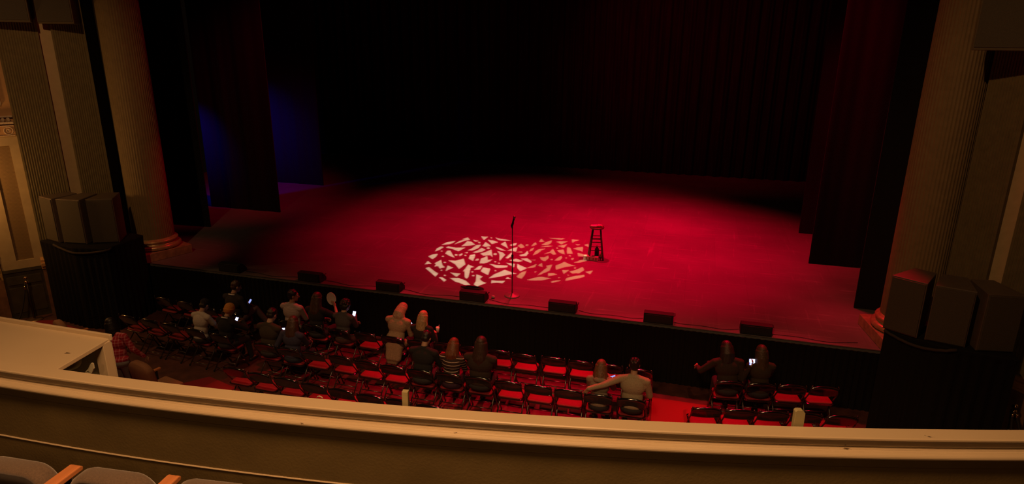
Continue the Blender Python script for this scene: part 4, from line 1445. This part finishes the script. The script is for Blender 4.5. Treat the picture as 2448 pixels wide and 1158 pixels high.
    if collar:
        MB().tube([tp(.07 * math.cos(a) , .075 * math.sin(a) - .005, .525 - .02 * math.sin(a)) for a in [2 * PI * k / 24 for k in range(25)]], .012, 8).build('collar', collar, T, smooth=True)
    # ---------------- trousers
    c = MB()
    c.ellipsoid(hip + Vector((0, 0, .0)), .165 * bulk, .125, .105)
    for i in (0, 1):
        c.capsule(hj[i], kn[i], .092, .066)
        c.capsule(kn[i], kn[i].lerp(an[i], .92), .064, .050)
    c.build('trousers', bottom, T, remesh=0.010, relax=2)
    for i in (0, 1):
        MB().capsule(an[i] + Vector((0, -.035, -.035)), an[i] + Vector((0, .14, -.047)), .040, .034, 12, 4).build('shoe', shoe, T, smooth=True)
    if eyes:
        for s in (-1, 1):
            MB().ellipsoid(hp(s * .032, .074, .012), .013, .011, .010, 10, 8, M=Hm).build('eye', mat('eye_white', (0.5, 0.45, 0.42), 0.2), T, smooth=True)
    # ---------------- hair
    if hair is not None:
        h = MB()
        rnd = random.Random(hash(label) % 1000 if False else len(label))
        if hair_style == 'short':
            h.ellipsoid(hp(0, -.022, .042), .083, .095, .088, M=Hm)
            h.ellipsoid(hp(0, -.048, -.008), .074, .062, .062, M=Hm)
            for k in range(26):
                a, e_ = rnd.uniform(0, 2 * PI), rnd.uniform(.1, 1.4)
                h.ellipsoid(hp(.078 * math.cos(a) * math.cos(e_), -.025 + .088 * math.sin(a) * math.cos(e_), .045 + .084 * math.sin(e_)), .016, .016, .012, 8, 5)
        elif hair_style == 'curly':
            h.ellipsoid(hp(0, -.025, .042), .098, .105, .10, M=Hm)
            h.ellipsoid(hp(0, -.055, -.02), .092, .07, .085, M=Hm)
            for k in range(60):
                a, e_ = rnd.uniform(0, 2 * PI), rnd.uniform(-.7, 1.4)
                y_ = math.sin(a) * math.cos(e_)
                if y_ > .5 and e_ < .6:
                    continue
                h.ellipsoid(hp(.098 * math.cos(a) * math.cos(e_), -.03 + .10 * y_, .03 + .098 * math.sin(e_)), .022, .022, .02, 8, 5)
        elif hair_style in ('long', 'medium', 'verylong'):
            L = {'long': .30, 'medium': .17, 'verylong': .40}[hair_style]
            h.ellipsoid(hp(0, -.020, .040), .086, .098, .092, M=Hm)
            h.ellipsoid(hp(0, -.045, -.03), .086, .068, .10, M=Hm)
            nst = 17
            for k in range(nst):
                a = math.radians(-205 + 230 * k / (nst - 1)) if False else math.radians(175 + 190 * k / (nst - 1))
                p0 = hp(.078 * math.cos(a), -.022 + .075 * math.sin(a), .02)
                p1 = hp(.088 * math.cos(a), -.028 + .082 * math.sin(a), -.09)
                le = L * (1 + rnd.uniform(-.13, .1))
                back = max(0, -math.sin(a))
                p2 = p1 + Vector((.022 * math.cos(a) + rnd.uniform(-.01, .01), -.03 * back - .015, -le * .5))
                p3 = p2 + Vector((rnd.uniform(-.012, .012), -.01 * back, -le * .5))
                h.capsule(p0, p1, .026, .026, 10, 3)
                h.capsule(p1, p2, .027, .024, 10, 3)
                h.capsule(p2, p3, .023, .010, 10, 3)
        h.build('hair', hair, T, remesh=0.0075, relax=2 if hair_style != 'curly' else 1)
    if cover:
        kind, cm = cover
        h = MB()
        if kind == 'beanie':
            h.ellipsoid(hp(0, -.020, .045), .094, .108, .098, M=Hm)
            h.ellipsoid(hp(0, -.045, .0), .090, .080, .085, M=Hm)
            ring = [hp(.086 * math.cos(a), -.020 + .098 * math.sin(a), .018 + .03 * math.sin(a)) for a in [2 * PI * k / 28 for k in range(29)]]
            h.tube(ring, .015, 8)
            h.build('knitted_hat', cm, T, remesh=0.007, relax=2)
        else:
            h.ellipsoid(hp(0, -.018, .055), .088, .102, .086, M=Hm)
            h.ellipsoid(hp(0, .10, .055), .070, .075, .012, M=Hm)
            h.build('cap', cm, T, remesh=0.007, relax=1)
    return T


def seat_of(lst, i):
    return (lst[i][0], lst[i][1]), lst[i][2]


def loc2(pos, rz, world, sc=1.0):
    v = Matrix.Rotation(-rz, 3, 'Z') @ (Vector(world) - Vector((pos[0], pos[1], 0)))
    return v / sc


hb = lambda n_, c: mat(n_, tuple(v * .75 for v in c), 0.45, noise_s=70, noise_amt=0.3, stretch=(1, 1, .12), bump=.3, bump_s=90)
h_blk = hb('black_hair', (0.018, 0.013, 0.011))
h_brn = hb('brown_hair', (0.075, 0.035, 0.02))
h_red = hb('red_hair', (0.20, 0.065, 0.025))
h_aub = hb('auburn_hair', (0.22, 0.10, 0.05))
h_bl = hb('blonde_hair', (0.55, 0.36, 0.18))
h_bl2 = hb('pinkish_blonde_hair', (0.55, 0.33, 0.22))
cl = lambda n_, c: mat(n_, tuple(v * .62 for v in c), 0.9, noise_s=60, noise_amt=0.15, bump=.3, bump_s=14)

PHN = [0]


def phone(world, rz, tilt, label, dim=False, size=(.072, .148), roll=0.0):
    t = empty('smartphone', world)
    t.rotation_euler = (math.radians(tilt), math.radians(roll), rz)
    tag(t, label, 'phone', 'glowing phones in the audience')
    MB().box((0, 0, 0), (size[0], size[1], .009)).build('case', m_rub, t, bevel=.003)
    MB().box((0, 0, .0052), (size[0] * .9, size[1] * .92, .0012)).build('screen', m_screen2 if dim else m_screen, t)


# 1 man in black jacket, knee up, phone
p, a = seat_of(C1L, 3)
ph = Vector((-8.49, 10.36, .84))
person(p, a, D[1] + ', looking down at his phone', lean=4, head=(-25, 18, 0), top=cl('black_jacket', (0.035, 0.03, 0.028)), bottom=cl('grey_jeans', (0.16, 0.12, 0.13)),
       hair=h_brn, feet=[(-.10, .42, .08), (.30, .50, .30)], hands=[(.02, .36, .70), loc2(p, a, ph - Vector((0, .03, .03)))], bulk=1.12, eyes=True, collar=m_white)
phone(tuple(ph), a - .3, 50, 'phone held by the man in the black jacket', True)
# 2 white T-shirt, dark cap
p, a = seat_of(C2L, 3)
person(p, a, 'person in a white T-shirt and dark cap bending over a phone', sc=.95, lean=9, head=(0, 30, 0), sleeve='short', top=cl('white_tshirt', (0.80, 0.74, 0.66)), hair=h_blk,
       cover=('cap', cl('black_cap', (0.015, 0.015, 0.02))), hands=[(.04, .34, .72), (.16, .36, .76)])
# 3 orange beanie
p, a = seat_of(C2L, 4)
person(p, a, 'person in an orange knitted hat and black top with a white collar', sc=.95, lean=10, head=(-8, 22, 0), top=cl('black_top', (0.015, 0.015, 0.018)), collar=m_white,
       cover=('beanie', mat('orange_knit', (0.52, 0.23, 0.05), .95, noise_s=90, noise_amt=.3, bump=.5, bump_s=70)), hands=[(-.15, .36, .80), (.12, .30, .92)], poles=[(-.5, -.3, -1), (.9, .1, -.6)])
wp = Matrix.Rotation(a, 3, 'Z') @ Vector((-.17, .40, .78)) + Vector((p[0], p[1], 0))
phone(tuple(wp), a, 50, 'small bright phone between the white T-shirt and the orange hat')
# 4 dark man
p, a = seat_of(C2, 0)
person(p, a, 'short-haired man in a dark brown shirt left of the navy top', lean=7, head=(-6, 24, 0), top=cl('dark_brown_shirt', (0.055, 0.04, 0.025)), hair=h_blk, bulk=1.1)
# 5 navy woman
p, a = seat_of(C2, 1)
person(p, a, 'woman with long brown hair and a navy top, phone at her left', sc=.95, lean=5, head=(12, 14, 0), top=cl('navy_top', (0.045, 0.045, 0.10)), bottom=cl('blue_jeans', (0.03, 0.045, 0.08)),
       hair=h_brn, hair_style='long', hands=[loc2(p, a, (-6.88, 9.22, .85), .95), (.10, .35, .72)], bulk=1.08)
phone((-6.885, 9.19, .925), a + .1, 62, 'largest bright phone, held by the woman in the navy top', roll=-12, size=(.078, .16))
# 6 striped white shirt man
p, a = seat_of(C1, 0)
person(p, a, 'man in a pale pinstriped shirt turning his face to the right', lean=2, head=(-55, 6, 0), top=pattern_mat('pinstripe_shirt', 'stripe', (0.42, 0.35, 0.34), (0.24, 0.18, 0.18), 52, duty=.3),
       hair=h_blk, hands=[(-.08, .30, .68), (.12, .28, .70)], eyes=True, bulk=1.08, skin=m_skin2)
# 7 woman with fan
p, a = seat_of(C1, 1)
person(p, a, 'woman with long brown hair fanning herself with a round white fan', lean=4, head=(-8, 8, 0), top=cl('black_blouse', (0.02, 0.016, 0.016)), sleeve='short', hair=h_brn, hair_style='long',
       hands=[(-.08, .33, .68), (.21, .28, .98)], poles=[(-.5, -.3, -1), (.8, .2, -.7)], hand_dir=[None, (-.3, 0, .9)])
fx = Matrix.Rotation(a, 3, 'Z') @ Vector((.125, .30, 1.14)) + Vector((p[0], p[1], 0))
t = tag(empty('hand_fan', tuple(fx), a), 'round white paper fan with a notch, held up beside a brown-haired woman', 'fan')
mb = MB()
outl = []
for k in range(40):
    th = 2 * PI * k / 40
    r = .105 * (1 - .32 * math.exp(-((th - 5.6) / .22) ** 2))
    outl.append((r * math.cos(th), r * 1.25 * math.sin(th)))
mb.hull([Vector((x, -.002, z)) for x, z in outl], [Vector((x, .002, z)) for x, z in outl])
mb.build('fan_leaf', m_white, t)
MB().tube([(.03, 0.004, -.05), (.10, 0.004, -.15)], .006, 8).build('handle', m_wood, t, smooth=True)
# 8 curly grey
p, a = seat_of(C1, 2)
person(p, a, 'curly dark-haired person in a grey top with legs stretched out to the right', sc=.95, lean=8, head=(-10, 20, 0), top=cl('grey_top', (0.10, 0.09, 0.10)), bottom=cl('grey_red_trousers', (0.12, 0.05, 0.05)),
       hair=h_blk, hair_style='curly', feet=[(.30, .68, .22), (.42, .72, .26)], hands=[(0, .34, .74), loc2(p, a, (-6.10, 10.36, .83), .95)])
phone((-6.12, 10.36, .87), a, 62, 'phone glowing beside the curly-haired person in grey')
# 9 blonde beige coat
p, a = seat_of(C1, 4)
person(p, a, 'blonde woman in a long beige coat bent over her phone', lean=16, side_lean=2, head=(-18, 30, 0), top=mat('beige_wool', (0.36, 0.24, 0.155), .95, noise_s=50, noise_amt=.15, bump=.4, bump_s=30), coat_len=.24,
       hair=h_bl2, hair_style='medium', hands=[(.0, .38, .72), loc2(p, a, (-4.99, 10.33, .80))], bulk=1.1)
phone((-4.97, 10.40, .80), a - .5, 45, 'phone between the two blonde women', roll=20, size=(.06, .11))
# 10 blonde dark top
p, a = seat_of(C1, 5)
person(p, a, 'woman with long straight blonde hair and a dark top holding a cup', sc=.93, lean=6, head=(-6, 16, 0), top=cl('dark_top', (0.03, 0.022, 0.02)), hair=h_bl, hair_style='long',
       hands=[(-.05, .33, .72), loc2(p, a, (-4.40, 10.28, .74), .93)])
t = tag(empty('plastic_cup', (-4.37, 10.33, .76)), 'pale cup glowing red in the hand of the right blonde woman', 'cup')
mb = MB()
prof = [(0.024, 0), (0.034, .10), (0.031, .10), (0.022, .004)]
n = 20
vs = [Vector((r * math.cos(2 * PI * i / n), r * math.sin(2 * PI * i / n), z)) for r, z in prof for i in range(n)]
fs = [(k * n + i, k * n + (i + 1) % n, (k + 1) * n + (i + 1) % n, (k + 1) * n + i) for k in range(3) for i in range(n)] + [tuple(range(3 * n, 4 * n)), tuple(reversed(range(n)))]
mb.add(vs, fs).build('cup_wall', m_white, t, smooth=True)
MB().tube([(0.01, 0, .01), (.03, 0, .15)], .004, 6).build('straw', m_white, t, smooth=True)
# 11 dark man
p, a = seat_of(C2, 6)
person(p, a, 'dark-haired man in a black top left of the striped sweater', lean=10, head=(-5, 26, 0), top=cl('black_sweater', (0.02, 0.02, 0.022)), bottom=cl('charcoal_jeans', (0.06, 0.06, 0.07)), hair=h_blk, bulk=1.15,
       hands=[(-.08, .33, .70), (.16, .34, .72)])
wp = Matrix.Rotation(a, 3, 'Z') @ Vector((.17, .40, .72)) + Vector((p[0], p[1], 0))
phone(tuple(wp), a, 35, 'tiny glint of a phone between the black top and the striped sweater', size=(.05, .06))
# 12 stripes
p, a = seat_of(C2, 7)
person(p, a, 'red-haired woman in a dark sweater with thin white stripes', sc=.95, lean=8, head=(0, 18, 0), top=pattern_mat('striped_sweater', 'stripe', (0.03, 0.014, 0.012), (0.50, 0.40, 0.33), 17, duty=.2),
       bottom=cl('purple_trousers', (0.07, 0.03, 0.07)), hair=h_red, hair_style='medium')
# 13 long dark
p, a = seat_of(C2, 8)
person(p, a, 'broad person with long hair in a dark brown coat at the end of the trio', sc=1.03, lean=3, head=(0, 6, 0), top=cl('dark_brown_coat', (0.05, 0.03, 0.022)), hair=hb('dark_brown_hair', (0.06, 0.03, 0.022)), hair_style='long', bulk=1.22)
# 14 auburn beige hood
p, a = seat_of(C2, 12)
person(p, a, 'auburn-haired woman in a beige hooded top with an arm around her shoulders', sc=.92, lean=7, head=(0, 12, 0), top=cl('beige_hoodie', (0.42, 0.33, 0.24)), hair=h_aub, hair_style='medium', hood=True,
       hands=[(-.08, .33, .70), (.14, .38, .86)])
phone((-1.00, 9.50, .79), a - .9, 5, 'dim phone held by the woman in the beige hooded top', True, roll=40, size=(.06, .12))
# 15 cream sweater man
p, a = seat_of(C2, 13)
tgt = loc2(p, a, (-1.33, 8.88, .86))
person(p, a, 'man in a cream sweater with his left arm around the woman beside him', lean=4, head=(6, 8, 0), top=mat('cream_knit', (0.36, 0.30, 0.20), .95, noise_s=60, noise_amt=.1, bump=.4, bump_s=60), hair=h_blk,
       hands=[tgt, (.20, .22, .62)], poles=[(0, -1, -.1), (.6, -.4, -1)], bulk=1.12, hand_dir=[(-.4, .1, -.9), None], extra=[(-.2, 1, 0), (-.5, .1, -.55)])
# 16, 17 dark pair right
p, a = seat_of(CR1, 0)
person(p, a, 'woman with loose dark hair leaning left, arm stretched out, in the right block', lean=10, side_lean=-3, head=(10, 16, 0), top=cl('dark_maroon_top', (0.05, 0.03, 0.02)), hair=hb('very_dark_hair', (0.035, 0.02, 0.014)), hair_style='long', bulk=1.15,
       hands=[(-.44, .30, .76), loc2(p, a, (1.11, 10.12, .98))], poles=[(-.5, -.5, -.4), (.5, -.3, -1)])
phone((1.135, 10.13, 1.075), a, 62, 'square bright phone between the two women in the right block', size=(.10, .11))
t = tag(empty('drink_cup', (0.50, 10.52, .68), 0), 'orange-red lit cup in the outstretched hand in the right block', 'cup')
MB().lathe([(0, 0), (.026, 0), (.036, .10), (0, .10)], n=18).build('cup_body', mat('orange_plastic', (0.75, 0.20, 0.08), .5), t, smooth=True)
MB().lathe([(0, .10), (.038, .10), (.036, .112), (0, .116)], n=18).build('lid', m_matte, t, smooth=True)
p, a = seat_of(CR1, 1)
person(p, a, 'woman with straight brown hair on the right of the pair in the right block', sc=.98, lean=6, head=(6, 10, 0), top=cl('dark_olive_top', (0.06, 0.04, 0.02)), hair=hb('mid_brown_hair', (0.09, 0.05, 0.025)), hair_style='verylong')
# 18 standing plaid
person((-8.83, 7.50), math.radians(5), 'person in a red plaid shirt and light jeans standing beside the cream box', stand=True, sc=.93, lean=6, side_lean=-9, head=(60, 10, 0),
       top=pattern_mat('red_plaid', 'plaid', (0.42, 0.02, 0.04), (0.75, 0.30, 0.34), 20, duty=.25), bottom=cl('light_jeans', (0.35, 0.32, 0.33)), hair=h_blk, hair_style='medium',
       hands=[(-.15, .25, 1.02), (.34, .22, .98)], feet=[(-.10, 0.0, .08), (.10, .05, .08)], bulk=1.25, coat_len=0.0, skin=m_skin)

# pale bar added to stand for a lit chair edge, left block
for x, y, z, rz, l in ((-9.72, 10.32, .462, .5, 'pale bar standing in for a lit chair edge in the left block'),):
    o = MB().box((0, 0, 0), (.075, .30, .012)).build('chair_bar', mat('lit_bar_tone', (0.45, 0.36, 0.28), .7), bevel=.002)
    o.location = (x, y, z + .008)
    o.rotation_euler = (0, 0, -rz)
    tag(o, l, 'chair_bar')
